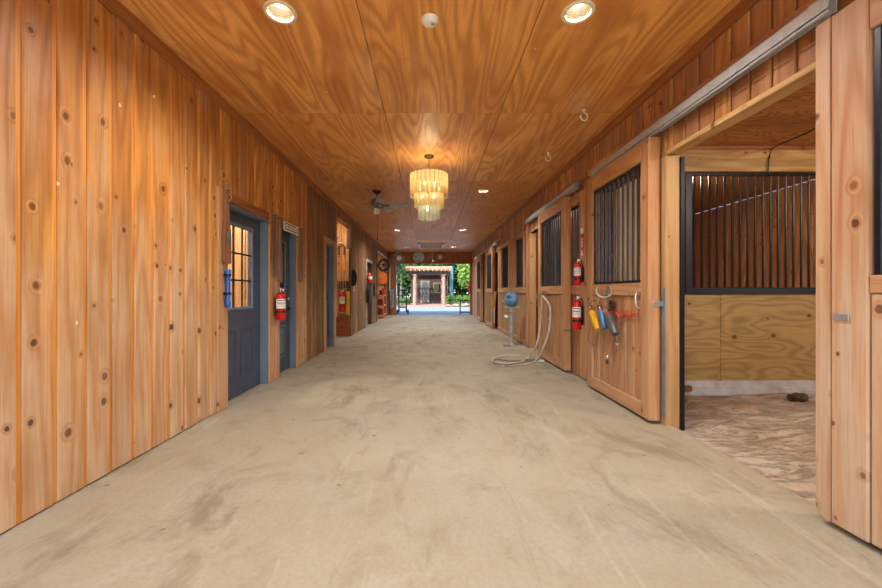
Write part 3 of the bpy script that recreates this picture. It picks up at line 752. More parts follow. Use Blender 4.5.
MB().lathe([(0, -.036), (.03, -.036), (.046, -.03), (.058, -.014), (.06, 0), (0, 0)], (0, 2.57, ZC), 32).build('housing', 'white', t)
MB().lathe([(0, -.004), (.012, -.004), (.014, 0), (0, 0)], (.02, 2.56, ZC-.036), 12).build('test_button', 'plate', t)
t = thing('ceiling_sensor', (.1, 12.45, ZC), 'small pale round fixture on the far ceiling in front of the hatch', 'sensor')
MB().lathe([(0, -.05), (.05, -.045), (.075, -.02), (.08, 0), (0, 0)], (.1, 12.45, ZC), 20).build('housing', 'white', t)
MB().lathe([(0, -.02), (.02, -.016), (.024, 0), (0, 0)], (.1, 12.45, ZC-.05), 12).build('sensor_lens', 'tin', t)
def ring_hook(px, py, Y, label):
    p = on_y(px, py, Y); t = thing('ceiling_hook', (p.x, Y, ZC), label, 'hook', 'white ceiling hooks')
    MB().lathe([(0, -.008), (.016, -.008), (.018, 0), (0, 0)], (p.x, Y, ZC), 12).build('hook_plate', 'white', t)
    pts = [Vector((p.x, Y, ZC-.005)), Vector((p.x, Y, ZC-.03))]+[Vector((p.x+.035*math.sin(a), Y, ZC-.072+.04*math.cos(a))) for a in [x*.45 for x in range(1, 12)]]
    MB().tube(smooth_path(pts, 3), .0065, 8).build('hook_wire', 'white', t)
ring_hook(584, 110, 3.85, 'white curved hook in the ceiling, nearer of the two above the right wall')
ring_hook(548, 153, 5.05, 'white curved hook in the ceiling, further of the two above the right wall')

# chandelier
cx, cy = -.014, 5.17
t = thing('chandelier', (cx, cy, ZC), 'lit three-tier glass strip chandelier hanging from the plywood ceiling', 'chandelier')
MB().lathe([(0, -.035), (.03, -.034), (.065, -.018), (.072, 0), (0, 0)], (cx, cy, ZC), 24).build('canopy', 'bronze', t)
m = MB(); z = ZC-.035
for k in range(8):
    q = [Vector((cx+(.011*math.cos(a) if k % 2 else 0), cy+(0 if k % 2 else .011*math.cos(a)), z-.016+.02*math.sin(a))) for a in [i*PI/5 for i in range(10)]]
    m.tube(q, .0025, 5, closed=True); z -= .027
m.build('chain', 'bronze', t)
ztop = 2.787
tiers = [(.25, ztop, .305, 26, 'tier'), (.19, 2.60, .28, 20, 'tier'), (.135, 2.44, .27, 14, 'tierclear')]
fr = MB()
for r, zt, h, n, mt in tiers:
    fr.tube([(cx+(r-.006)*math.cos(2*PI*k/32), cy+(r-.006)*math.sin(2*PI*k/32), zt) for k in range(32)], .006, 6, closed=True)
    for k in range(4): a = PI/4+k*PI/2; fr.tube([(cx, cy, zt), (cx+r*math.cos(a), cy+r*math.sin(a), zt)], .004, 6)
fr.tube([(cx, cy, ZC-.19), (cx, cy, ztop-.5)], .008, 8)
frame = fr.build('frame', 'bronze', t)
for r, zt, h, n, mt in tiers:
    first = None; w = 2*PI*r/n*.88
    for k in range(n):
        a = 2*PI*k/n+.05
        if first is None:
            s = MB(); th = .006; N = 6; vs = []; fs = []
            for side in (0, 1):
                for i in range(N+1):
                    u = -w/2+w*i/N; bulge = .012*(1-(2*u/w)**2)
                    for zz in (0, -h): vs.append((u, -(bulge+th*side), zz))
            def id_(sd, i, zz): return sd*(N+1)*2+i*2+zz
            for i in range(N):
                fs += [(id_(1, i, 0), id_(1, i, 1), id_(1, i+1, 1), id_(1, i+1, 0)), (id_(0, i, 0), id_(0, i+1, 0), id_(0, i+1, 1), id_(0, i, 1)),
                       (id_(0, i, 1), id_(0, i+1, 1), id_(1, i+1, 1), id_(1, i, 1)), (id_(0, i, 0), id_(1, i, 0), id_(1, i+1, 0), id_(0, i+1, 0))]
            for i in (0, N): fs.append((id_(0, i, 0), id_(0, i, 1), id_(1, i, 1), id_(1, i, 0)))
            s.add(vs, fs, .5, smooth=True); first = s._raw('glass_strip', mt, Vector()); o = first
        else: o = first.copy(); COL.objects.link(o)
        o.parent = frame; o.location = (r*math.cos(a), r*math.sin(a), zt-ZC); o.rotation_euler = (0, 0, a+PI/2)
for k, (bx, by, bz) in enumerate(((-.06, -.12, 2.58), (.08, -.11, 2.58), (-.13, .08, 2.58), (.14, .07, 2.58), (-.1, -.06, 2.42), (.07, -.1, 2.42), (-.02, -.03, 2.27))):
    MB().lathe([(0, 0), (.014, .01), (.017, .035), (.008, .07), (0, .085)], (cx+bx, cy+by, bz), 12).build('bulb', 'bulb', t)
    MB().lathe([(.009, -.05), (.012, -.05), (.012, 0), (.009, 0)], (cx+bx, cy+by, bz), 10).build('lamp_socket', 'bronze', t)
for z, e in ((2.70, 11), (2.42, 2)):
    l = bpy.data.lights.new('bulb_light', 'POINT'); l.energy = e; l.color = (1, .76, .45); l.shadow_soft_size = .10
    o = bpy.data.objects.new('bulb_light', l); o.parent = t; o.location = (0, 0, z-ZC); COL.objects.link(o)

# ceiling fan
fx, fy = -1.0, 6.97
t = thing('ceiling_fan', (fx, fy, ZC), 'grey five-blade ceiling fan with a glass light kit over the left side of the aisle', 'ceiling fan')
MB().lathe([(0, -.07), (.03, -.068), (.05, -.05), (.085, -.02), (.09, 0), (0, 0)], (fx, fy, ZC), 24).build('canopy', 'bronze', t)
MB().lathe([(.012, -.17), (.012, -.06)], (fx, fy, ZC), 12).build('downrod', 'fan', t)
MB().lathe([(0, -.30), (.06, -.30), (.1, -.285), (.115, -.25), (.115, -.19), (.095, -.165), (.03, -.15), (0, -.15)], (fx, fy, ZC), 28).build('motor', 'fan', t)
for k in range(5):
    a = -.05+k*2*PI/5; R = Matrix.Translation((fx, fy, ZC-.275)) @ Matrix.Rotation(a, 4, 'Z') @ Matrix.Rotation(math.radians(-13), 4, 'X')
    out = [(.17, -.05), (.30, -.062), (.50, -.07), (.565, -.06), (.585, -.03), (.585, .03), (.565, .06), (.5, .07), (.3, .062), (.17, .05)]
    b = MB().prism(out, .008, R).build('blade', 'fanblade', t)
    MB().prism([(.09, -.02), (.2, -.035), (.25, 0), (.2, .035), (.09, .02)], .006, R @ Matrix.Translation((0, 0, -.007))).build('blade_bracket', 'bronze', b)
MB().lathe([(0, -.345), (.03, -.345), (.045, -.32), (.04, -.30), (0, -.30)], (fx, fy, ZC), 20).build('light_fitter', 'fan', t)
for k in range(4):
    a = .5+k*PI/2; q = Quaternion((math.sin(a), -math.cos(a), 0), math.radians(-40)); c0 = Vector((fx+.05*math.cos(a), fy+.05*math.sin(a), ZC-.335))
    MB().lathe([(.02, 0), (.03, -.02), (.05, -.055), (.066, -.085), (.062, -.084), (.046, -.053), (.026, -.018), (.018, 0)], c0, 18, quat=q, caps=False).build('glass_shade', 'frost', t)
m = MB().tube([(fx+.01, fy-.02, ZC-.34), (fx+.01, fy-.02, 2.16)], .004, 6); m.lathe([(0, 0), (.012, .01), (.012, .04), (0, .05)], (fx+.01, fy-.02, 2.12), 10); m.build('pull_chain', 'bronze', t)

# ------------------------------------------------------------------ left wall things
def paddle(y, X, z0, z1, w, label, blade=.45, patch=False, rope=False):
    t = thing('wooden_paddle', (X, y, z0), label, 'paddle', 'old wooden paddles on the left wall')
    h = z1-z0; hb = h*blade
    def out(wd, wh):
        pts = []
        for k in range(5): a = PI/2*k/4; pts.append((wd/2-.03+.03*math.sin(a), .03-.03*math.cos(a)))
        pts += [(wd/2, hb*.75), (wd/2*.8, hb), (wh/2*1.1, hb*1.25), (wh/2, hb*1.5), (wh/2, h)]
        return pts+[(-x, yy) for x, yy in reversed(pts)]
    R = Matrix(((0, 0, 1, X-.014), (1, 0, 0, y), (0, 1, 0, z0), (0, 0, 0, 1)))
    MB().prism(out(w, w*.52), .028, R).build('blade_board', 'paddle', t)
    MB().lathe([(0, 0), (.03, .004), (.036, .02), (.03, .036), (0, .04)], (X, y, z1), 14).build('knob', 'paddle', t)
    MB().tube([(X+.0+.03*math.cos(a), y+w*.3*math.cos(a), z1-.06+.035*math.sin(a)) for a in [k*PI/6 for k in range(12)]], .005, 6, closed=True).build('hanging_ring', 'tin', t)
    if patch: MB().box(X+.0145, X+.016, y-.01, y+w*.4, z0+hb*.55, z0+hb*.9).build('faded_mark', 'tealpatch', t)
    if rope: MB().tube([(X+.022+.006*math.sin(k*.9), y-.01, z0+.1+k*(h-.14)/30) for k in range(31)], .009, 6).build('rope_wrap', 'rope', t)
xp = XL+.042
paddle(3.635, xp, 1.43, 2.15, .125, 'long worn paddle with a teal mark on the post left of the nearest blue door', .5, True)
paddle(4.735, xp, 1.36, 2.14, .12, 'rope-wrapped worn paddle between the two nearest blue doors', .45, False, True)
paddle(4.88, xp+.02, 1.28, 2.10, .11, 'worn paddle hung directly above the nearest fire extinguisher', .5)
paddle(5.72, xp, 1.30, 2.10, .12, 'worn paddle on the far side of the second blue door', .5, False, True)
t = thing('blue_handle_bar', (XL+.055, 3.635, 1.0), 'bright blue metal tube clamped upright beside the nearest blue door', 'handle bar')
MB().lathe([(0, 0), (.016, 0), (.024, .012), (.03, .05), (.022, .07), (.022, .30), (.026, .31), (.026, .365), (.016, .38), (0, .38)], (XL+.055, 3.635, 1.0), 18).build('tube', 'bluetube', t)
for z in (1.14, 1.32):
    m = MB(); m.lathe([(.023, -.012), (.030, -.012), (.030, .012), (.023, .012)], (XL+.055, 3.635, z), 18, caps=False); m.tube([(XL+.055, 3.60, z), (XL+.055, 3.572, z)], .012, 8); m.box(XL+.02, XL+.033, 3.61, 3.66, z-.012, z+.012); m.build('clamp', 'black', t)

def extinguisher(x, y, z0, h, r, toward, label, wall_x):
    """toward: unit XY vector that the label faces"""
    t = thing('fire_extinguisher', (x, y, z0), label, 'fire extinguisher', 'red fire extinguishers')
    MB().lathe([(0, .004), (r*.85, 0), (r, .012), (r, h*.86), (r*.93, h*.92), (r*.6, h*.975), (r*.3, h), (0, h)], (x, y, z0), 24).build('cylinder', 'redpaint', t)
    MB().lathe([(r*.28, 0), (r*.34, .012), (r*.34, .05), (0, .052)], (x, y, z0+h), 12).build('valve', 'chrome', t)
    a = math.atan2(toward[1], toward[0]); d = Vector((math.cos(a), math.sin(a), 0)); s = Vector((-d.y, d.x, 0)); c = Vector((x, y, z0+h))
    m = MB(); m.tube([c+Vector((0, 0, .05)), c+d*.05+Vector((0, 0, .062)), c+d*.11+Vector((0, 0, .05))], .009, 8); m.tube([c+Vector((0, 0, .03)), c+d*.06+Vector((0, 0, .028)), c+d*.10+Vector((0, 0, .01))], .007, 8); m.build('lever', 'black', t)
    q = Quaternion((0, 0, 1), a) @ Quaternion((0, 1, 0), PI/2)
    MB().lathe([(0, 0), (.018, 0), (.018, .01), (.014, .012), (0, .012)], c+d*.02+s*.02+Vector((0, 0, .028)), 14, quat=q).build('gauge', 'white', t)
    MB().tube(smooth_path([c+s*.01+Vector((0, 0, .03)), c+s*(r+.005)+Vector((0, 0, .0)), c+s*(r+.016)-Vector((0, 0, h*.3)), c+s*(r+.014)-Vector((0, 0, h*.62))], 6), [.008]*19, 8).build('discharge_hose', 'rubber', t)
    m = MB(); N = 12; vs = []; fs = []
    for i in range(N+1):
        b = a-1.15+2.3*i/N
        for zz in (.42, .76): vs.append((x+(r+.0012)*math.cos(b), y+(r+.0012)*math.sin(b), z0+h*zz))
    for i in range(N): fs.append((2*i, 2*i+2, 2*i+3, 2*i+1))
    lab = m.add(vs, fs, .5, smooth=True).build('paper_label', 'label', t)
    m = MB()
    for row, (z_a, z_b) in enumerate(((.69, .72), (.60, .63), (.55, .56), (.50, .51))):
        vs = []; fs = []
        for i in range(7):
            b = a-.8+1.6*i/6
            for zz in (z_a, z_b): vs.append((x+(r+.002)*math.cos(b), y+(r+.002)*math.sin(b), z0+h*zz))
        for i in range(6): fs.append((2*i, 2*i+2, 2*i+3, 2*i+1))
        m.add(vs, fs, .5)
    m.build('print_lines', 'ink', lab)
    m = MB(); m.lathe([(r+.001, -.012), (r+.004, -.012), (r+.004, .012), (r+.001, .012)], (x, y, z0+h*.3), 24)
    if wall_x is not None: m.box(min(x+math.copysign(r, wall_x-x), wall_x), max(x+math.copysign(r, wall_x-x), wall_x), y-.02, y+.02, z0+h*.15, z0+h*.8, .002)
    m.build('wall_bracket', 'black', t)
extinguisher(-1.925, 4.77, .79, .36, .062, (.55, -.83), 'red fire extinguisher hung between the two nearest blue doors', XL+.04)
extinguisher(-2.23, 9.38, .64, .50, .072, (.3, -.95), 'large red fire extinguisher in the alcove past the third blue door', None)
extinguisher(1.935, 4.85, 1.24, .30, .046, (-.55, -.83), 'upper of two red fire extinguishers on the right post, below the red sign', XR-.0275)
extinguisher(1.93, 4.86, .66, .39, .056, (-.55, -.83), 'lower of two red fire extinguishers on the right post, beside the hanging clippers', XR-.0275)
# the bracket ledge that carries the alcove extinguisher
tag(MB().box(-2.32, -2.14, 9.28, 9.468, .60, .638, .004).build('extinguisher_shelf', 'stallbeam', None, (-2.23, 9.38, .6)), 'small wooden bracket shelf under the large alcove extinguisher', 'shelf')

# plaque over the second door: pale ground, dark border lines and lettering, a tall mark at its right
t = thing('door_plaque', (XL+.03, 5.36, 2.02), 'white plaque with dark border and lettering above the second blue door', 'sign')
y0, y1, z0, z1 = 5.09, 5.64, 2.005, 2.135; X = XL+.0205
MB().box(X, X+.016, y0, y1, z0, z1, .004).build('board', 'label', t)
m = MB(); xx = X+.0165
for b in ((y0+.03, y1-.10, z1-.032, z1-.018), (y0+.03, y1-.10, z0+.018, z0+.032), (y0+.02, y0+.035, z0+.018, z1-.018)): m.box(xx, xx+.001, *b)
m.build('border_line', 'ink', t)
m = MB()
for k in range(7):
    yk = y0+.07+k*.054
    m.box(xx, xx+.001, yk, yk+.009, z0+.045, z1-.045); m.box(xx, xx+.001, yk+.009, yk+.034, *( (z1-.056, z1-.045) if k % 2 else (z0+.060, z0+.071)))
    if k % 3: m.box(xx, xx+.001, yk+.026, yk+.034, z0+.045, z1-.045)
m.build('lettering', 'greyplastic', t)
m = MB(); m.lathe([(0, 0), (.018, 0), (.018, .001), (0, .001)], (xx, y1-.05, z0+.035), 12, 'X'); m.box(xx, xx+.001, y1-.064, y1-.036, z0+.06, z1-.022); m.build('mark', 'ink', t)
# alcove items on the return wall
p = on_y(341, 247, 9.5)
t = thing('leather_collar', (p.x, 9.5, p.z-.15), 'dark round-topped strap hanging on the orange alcove wall', 'strap')
MB().tube(smooth_path([(p.x+.07, 9.5, p.z-.2), (p.x+.07, 9.5, p.z), (p.x, 9.48, p.z+.08), (p.x-.07, 9.5, p.z), (p.x-.07, 9.5, p.z-.2)], 5), .018, 8).build('strap_loop', 'rope', t)
MB().lathe([(0, -.012), (.03, -.012), (.03, .012), (0, .012)], (p.x, 9.49, p.z+.09), 12, 'Y').build('hanger_peg', 'white', t)
tag(MB().box(-2.16, -2.08, 9.50, 9.53, 1.42, 2.25, .01).build('wooden_slat', 'jamb', None, (-2.12, 9.515, 1.42)), 'pale upright board fixed on the orange alcove wall', 'board')  # plain pale slat fixed upright on the wall
tag(MB().box(-2.15, -2.06, 9.44, 9.50, .575, 1.16, .01).build('wooden_plank', 'yellow', None, (-2.10, 9.47, .575)), 'short yellow plank standing on the alcove ledge beside the extinguisher', 'board')
t = thing('hanging_tack', (-2.3, 9.46, 1.15), 'bundle of dark straps hanging above the alcove fire extinguisher', 'tack')
for k in range(5): MB().tube(smooth_path([(-2.38+.06*k, 9.46, 1.42), (-2.36+.06*k, 9.42, 1.3-.03*(k % 2)), (-2.39+.07*k, 9.45, 1.2+.02*k)], 5), .02, 6).build('strap', 'rubber', t)
t = thing('wall_phone', (XL+.03, 9.72, 1.32), 'black wall box fixed on the old boards past the alcove', 'box')
MB().box(XL, XL+.07, 9.66, 9.80, 1.30, 1.72, .012).build('housing', 'rubber', t); MB().tube(smooth_path([(XL+.08, 9.70, 1.34), (XL+.1, 9.70, 1.5), (XL+.08, 9.70, 1.66)], 4), .022, 8).build('handset', 'black', t)
t = thing('light_switch', (XL, 9.9, 1.2), 'small white light switch on the old boards below the black wall box', 'switch')
MB().box(XL, XL+.008, 9.86, 9.98, 1.16, 1.30, .003).build('switch_plate', 'white', t); MB().box(XL+.008, XL+.016, 9.91, 9.93, 1.21, 1.25, .002).build('switch_lever', 'cream', t)
# things at the far left
p = on_x(368, 277, -1.98)
t = thing('hanging_bag', (-1.98, 11.86, 1.4), 'red and white bag hung on the frame of the far dark doorway', 'bag')
MB().lathe([(0, 0), (.07, .02), (.09, .12), (.075, .26), (.03, .33), (0, .34)], (-1.94, 11.86, 1.42), 14).build('bag_body', 'redpaint', t); MB().lathe([(.03, 0), (.085, .01), (.085, .1), (.03, .11)], (-1.93, 11.855, 1.53), 14).build('white_panel', 'white', t)
MB().tube([(XL+.01, 11.86, 1.92), (-1.94, 11.86, 1.76)], .008, 6).build('loop', 'rubber', t)
t = thing('hanging_coat', (-1.95, 11.86, .8), 'black coat hanging below the red and white bag', 'coat')
m = MB(); m.prism([(-.12, 0), (.12, 0), (.14, .25), (.13, .45), (.05, .56), (-.05, .56), (-.13, .45), (-.14, .25)], .09, Matrix(((0, 0, 1, -2.01), (1, 0, 0, 11.86), (0, 1, 0, .78), (0, 0, 0, 1)))); m.build('coat_body', 'rubber', t)
MB().tube([(XL+.01, 11.86, 1.40), (-1.96, 11.86, 1.34)], .01, 6).build('peg', 'bronze', t)
# dark strip lamp
t = thing('wall_tool', (XL+.03, 13.4, 1.0), 'narrow black tool hanging on the boards past the far dark doorway', 'tool')
MB().box(XL+.0, XL+.05, 13.36, 13.46, .98, 1.42, .012).build('tool_body', 'rubber', t); MB().tube([(XL+.02, 13.41, 1.42), (XL+.02, 13.41, 1.5)], .012, 6).build('hanger', 'bronze', t)
# hanging spoked wheel
p = on_y(384, 265, 15.2); c0 = Vector((-1.90, 15.2, p.z))
t = thing('spoked_wheel', c0, 'black spoked wheel hanging at the top of the far left opening', 'wheel')
m = MB()
for r in (.24, .20): m.tube([c0+Vector((r*math.cos(a), .015*(r < .22), r*math.sin(a))) for a in [k*PI/14 for k in range(28)]], .022, 8, closed=True)
m.build('rim', 'rubber', t); MB().lathe([(0, -.05), (.06, -.05), (.06, .05), (0, .05)], c0, 16, 'Y').build('hub', 'black', t)
for k in range(8): a = k*PI/4; MB().tube([c0+Vector((.05*math.cos(a), 0, .05*math.sin(a))), c0+Vector((.21*math.cos(a), 0, .21*math.sin(a)))], .009, 6).build('spoke', 'black', t)
MB().tube([c0+Vector((0, 0, .24)), Vector((XL+.02, 15.2, 2.70))], .008, 6).build('hanging_wire', 'tin', t)
# orange shelving
t = thing('shelf_unit', (-2.13, 16.0, 0), 'orange metal shelf unit standing in the far left alcove', 'shelf')
for x in (-2.31, -1.99):
    for y in (15.6, 16.5): MB().box(x, x+.04, y, y+.04, 0, 1.0).build('upright', 'orange', t)
for z in (.12, .52, .96): MB().box(-2.31, -1.95, 15.6, 16.54, z, z+.05, .004).build('shelf_board', 'orange', t)
MB().box(-2.33, -2.31, 15.6, 16.54, .1, 1.0).build('back_panel', 'darkred', t)
for i, (y, z, w) in enumerate(((15.85, .17, .3), (16.25, .17, .26), (15.8, .57, .22), (16.2, .57, .3))):
    tag(MB().box(-2.26, -2.0, y-w/2, y+w/2, z+.001, z+.24, .01).build('storage_box', 'darkred', None, (-2.13, y, z)), 'dark red box on the %s shelf of the orange unit, %s end' % (('lower', 'middle')[i//2], ('near', 'far')[i % 2]), 'box', 'boxes on the orange shelf unit')
t = thing('bench_vise', (-2.1, 15.8, 1.01), 'black vise standing on top of the orange shelf unit', 'vise')
MB().lathe([(0, 0), (.09, 0), (.09, .02), (.05, .05), (.05, .1), (0, .1)], (-2.1, 15.8, 1.011), 14).build('base', 'black', t); MB().box(-2.16, -2.04, 15.7, 15.95, 1.11, 1.2, .01).build('jaw', 'black', t); MB().tube([(-2.1, 15.62, 1.16), (-2.1, 15.72, 1.16)], .02, 8).build('screw', 'black', t)
t = thing('fuel_can', (-2.05, 16.3, 1.01), 'red can standing on the far end of the orange shelf unit', 'can')
MB().box(-2.14, -1.96, 16.2, 16.42, 1.011, 1.25, .03).build('can_body', 'redpaint', t); MB().lathe([(0, 0), (.03, 0), (.03, .04), (0, .04)], (-2.05, 16.26, 1.25), 12).build('cap', 'black', t)
t = thing('hanging_jacket', (-2.15, 16.9, 1.25), 'orange jacket hanging on the wall above the orange shelf unit', 'jacket')
m = MB(); R = Matrix(((.7, 0, 0, -2.2), (0, 0, 1, 17.18), (0, .75, 0, 1.5), (0, 0, 0, 1)))
m.prism([(-.2, 0), (.2, 0), (.2, .4), (.26, .1), (.32, .14), (.24, .62), (.08, .74), (-.08, .74), (-.24, .62), (-.32, .14), (-.26, .1), (-.2, .4)], .10, R); m.build('jacket_body', 'orange', t)
MB().lathe([(0, 0), (.02, 0), (.02, .05), (0, .05)], (-2.2, 17.25, 2.07), 8, 'Y').build('hook', 'black', t)
# ropes and white pipe by the left end post
t = thing('white_pipe', (-1.95, 17.85, 0), 'upright white pipe against the left end post', 'pipe'); MB().tube([(-1.95, 17.88, 1.15), (-1.95, 17.88, 2.35)], .04, 10).build('pipe', 'white', t)
for z in (1.3, 2.2): MB().lathe([(.04, -.02), (.055, -.02), (.055, .02), (.04, .02)], (-1.95, 17.88, z), 12).build('pipe_clip', 'plate', t)
for i, (x, lab) in enumerate(((-1.86, 'coil of blue and white rope hanging on the left end post'),)):
    t = thing('rope_coil', (x, 17.85, .4), lab, 'rope')
    for k in range(5):
        o_ = .035*k; MB().tube(smooth_path([(x-.05+o_, 17.80, 1.22), (x-.04+o_, 17.78, .8), (x-.02+o_, 17.78, .30+.03*k), (x+.0+o_*.5, 17.84, .8), (x-.04+o_, 17.80, 1.24)], 5), .016, 6).build('rope_loop', 'bluerope' if k % 2 else 'silver', t)
    MB().tube([(x+.02, 17.951, 1.24), (x+.02, 17.76, 1.24)], .02, 8).build('peg', 'bronze', t)
t = thing('hand_truck', (-1.35, 18.45, 0), 'dark teal hand truck leaning in the far doorway, left side', 'hand truck')
for x in (-1.55, -1.18): MB().tube(smooth_path([(x, 18.50, .1), (x, 18.36, .8), (x, 18.30, 1.25), (x, 18.22, 1.40)], 4), .036, 8).build('side_rail', 'handtruck', t)
for z, y in ((.35, 18.45), (.65, 18.39), (.95, 18.345), (1.2, 18.31)): MB().tube([(-1.55, y, z), (-1.18, y, z)], .028, 8).build('crossbar', 'handtruck', t)
MB().box(-1.57, -1.16, 18.28, 18.52, .012, .03, .003).build('toe_plate', 'handtruck', t)
for x in (-1.63, -1.10): w = MB().lathe([(.05, -.03), (.11, -.035), (.125, 0), (.11, .035), (.05, .03)], (x, 18.55, .125-.01), 20, 'X').build('wheel', 'rubber', t); MB().lathe([(0, -.03), (.05, -.03), (.05, .03), (0, .03)], (x, 18.55, .115), 14, 'X').build('wheel_hub', 'plate', w)
MB().tube([(-1.63, 18.55, .115), (-1.10, 18.55, .115)], .012, 8).build('axle', 'black', t)
# metal stand by the right end post
t = thing('metal_stand', (1.8, 18.35, 0), 'low black metal rail standing at the right side of the far doorway', 'rail')
for x in (1.5, 2.05): MB().tube([(x, 18.4, 0), (x, 18.4, .72)], .03, 8).build('post', 'black', t)
for z in (.12, .68): MB().tube([(1.5, 18.4, z), (2.05, 18.4, z)], .03, 8).build('crossbar', 'black', t)
t = thing('red_lead_rope', (1.88, 17.8, 1.2), 'red halter hanging on the right end post', 'halter')
MB().tube(smooth_path([(1.92, 17.92, 1.65), (1.86, 17.86, 1.4), (1.88, 17.86, 1.05), (1.94, 17.86, 1.4), (1.92, 17.92, 1.64)], 5), .022, 8).build('halter_loop', 'redpaint', t); MB().tube([(1.92, 17.95, 1.66), (1.92, 17.85, 1.66)], .02, 8).build('peg', 'bronze', t)
# round things on the far beam
def disc(px, py, r, label, mat, mat2, name='wall_plate', rim=.02, spokes=0):
    p = on_y(px, py, YE-.06); t = thing(name, (p.x, YE-.04, p.z), label, 'wall plate', 'round pieces on the far beam')
    q = Quaternion((1, 0, 0), PI/2)
    MB().lathe([(0, 0), (r, 0), (r, .02), (r*.93, .035), (r*.80, .022), (0, .018)], (p.x, YE-.04, p.z), 28, quat=q).build('dish', mat, t)
    MB().lathe([(0, 0), (r*.42, 0), (r*.36, .016), (0, .018)], (p.x, YE-.06, p.z), 20, quat=q).build('boss', mat2, t)
    return t, p
t, p = disc(399, 258, .30, 'large round tarnished dish on the far beam, leftmost', 'tin', 'white')
for k in range(8):
    a = k*PI/4; MB().tube([Vector((p.x+.13*math.cos(a), YE-.068, p.z+.13*math.sin(a))), Vector((p.x+.24*math.cos(a), YE-.066, p.z+.24*math.sin(a)))], .012, 6).build('rib', 'greyplastic', t)
t, p = disc(418.5, 257.5, .275, 'large pale tin platter on the far beam, second from the left', 'silver', 'silver')
MB().lathe([(0, 0), (.09, .01), (.11, .08), (.05, .12), (0, .12)], (p.x+.02, YE-.08, p.z-.40), 12).build('blue_tassel', 'bluerope', t)
t, p = disc(430, 256, .12, 'small brown wheel with radiating arms on the far beam, third from the left', 'tin', 'redpaint')
for k in range(7):
    a = k*2*PI/7; MB().tube([Vector((p.x+.1*math.cos(a), YE-.055, p.z+.1*math.sin(a))), Vector((p.x+.23*math.cos(a), YE-.055, p.z-.05+.2*math.sin(a)))], .022, 6).build('arm', 'red', t)
disc(440, 257, .135, 'small pale disc on the far beam, rightmost', 'silver', 'white')

# ------------------------------------------------------------------ right wall things
t = thing('extinguisher_sign', (XR-.032, 4.87, 1.6), 'narrow red and white vertical sign above the upper right fire extinguisher', 'sign')
X = XR-.031; y0, y1 = 4.835, 4.93
MB().box(X, X-.003, y0, y1, 1.60, 2.0).build('sign_board', 'redpaint', t)
m = MB(); m.box(X-.003, X-.0038, y0+.005, y1-.005, 1.92, 1.995); m.build('white_band', 'label', t)
m = MB(); R = Matrix(((0, 0, -1, X-.003), (1, 0, 0, (y0+y1)/2), (0, 1, 0, 1.62), (0, 0, 0, 1)))
m.prism([(0, 0), (.032, .04), (.013, .04), (.013, .08), (-.013, .08), (-.013, .04), (-.032, .04)], .001, R); m.build('arrow_mark', 'label', t)
# lettering running down the sign
cu = bpy.data.curves.new('txt', 'FONT'); cu.body = 'FIRE'; cu.size = .07; cu.extrude = .0006; cu.align_x = 'CENTER'
to = bpy.data.objects.new('txt', cu); COL.objects.link(to)
dg = bpy.context.evaluated_depsgraph_get(); me = bpy.data.meshes.new_from_object(to.evaluated_get(dg)); bpy.data.objects.remove(to)
o = bpy.data.objects.new('lettering', me); me.materials.append(M['label']); COL.objects.link(o); o.parent = t
o.matrix_local = Matrix(((0, 0, -1, -.0032), (0, -1, 0, .037), (-1, 0, 0, .20), (0, 0, 0, 1)))
c0 = on_x(604, 291, 1.84); ed = Vector((-.90, .43, 0))
t = thing('tack_hook', c0, 'round horseshoe-shaped iron tack hook on the rail above the hanging clippers', 'hook')
pts = [c0+ed*(.075*math.sin(a))+Vector((0, 0, -.068*math.cos(a))) for a in [(-2.5+5.0*k/20) for k in range(21)]]
MB().tube(pts, [.008+.006*math.sin(PI*k/20) for k in range(21)], 8).build('shoe', 'tin', t)
MB().box(1.903, 1.912, c0.y+.03, c0.y+.09, c0.z-.05, c0.z+.05, .002).build('mounting_plate', 'tin', t)
MB().tube([(1.906, c0.y+.06, c0.z-.02), c0-ed*.05+Vector((0, 0, -.05))], .008, 8).build('stem', 'tin', t)
def clipper(a, b, r, mat, label, ring=False):
    A = on_x(*a, 1.855); B = on_x(*b, 1.855); t = thing('hand_clipper', B, label, 'clipper', 'clippers hanging on the stall door')
    d = (B-A); L = d.length; d = d.normalized(); q = Vector((0, 0, 1)).rotation_difference(d)
    MB().lathe([(0, .03), (r*.75, .035), (r, .07), (r*.92, L*.45), (r*1.05, L*.55), (r*.95, L*.85), (r*.85, L*.97), (r*.4, L), (0, L)], A, 16, quat=q).build('grip', mat, t)
    MB().lathe([(0, -.03), (r*.6, -.028), (r*.8, -.005), (r*.7, .036), (0, .038)], A, 14, quat=q).build('blade_head', 'chrome', t)
    MB().lathe([(r*.72, .036), (r*.9, .04), (r*.9, .055), (r*.7, .058)], A, 14, quat=q).build('collar', 'redpaint', t)
    MB().tube(smooth_path([A-d*.02, A-d*.05+Vector((.02, 0, .03)), Vector((1.905, A.y, A.z+.085))], 4), .004, 6).build('hanging_loop', 'rope', t)
    MB().tube([Vector((1.915, A.y, A.z+.085)), Vector((1.88, A.y, A.z+.09))], .005, 6).build('peg', 'ink', t)
    if ring:
        C0 = B+Vector((0, -.02, -.035)); MB().tube([C0+Vector((0, .035*math.cos(x), .035*math.sin(x))) for x in [k*PI/8 for k in range(16)]], .004, 6, closed=True).build('ring', 'ink', t)
        MB().lathe([(0, 0), (.016, .005), (.018, .02), (0, .03)], C0+Vector((0, -.005, -.065)), 10).build('charm', 'silver', t)
clipper((590.5, 308), (598.5, 330), .040, 'yellow', 'yellow hand clipper hanging on the stall door, leftmost of three')
clipper((599.5, 306), (605, 329), .036, 'blueplastic', 'blue hand clipper hanging on the stall door between yellow and grey ones')
clipper((606.5, 311), (616, 335), .041, 'greyplastic', 'grey hand clipper with a ring hanging on the stall door, rightmost of three', True)
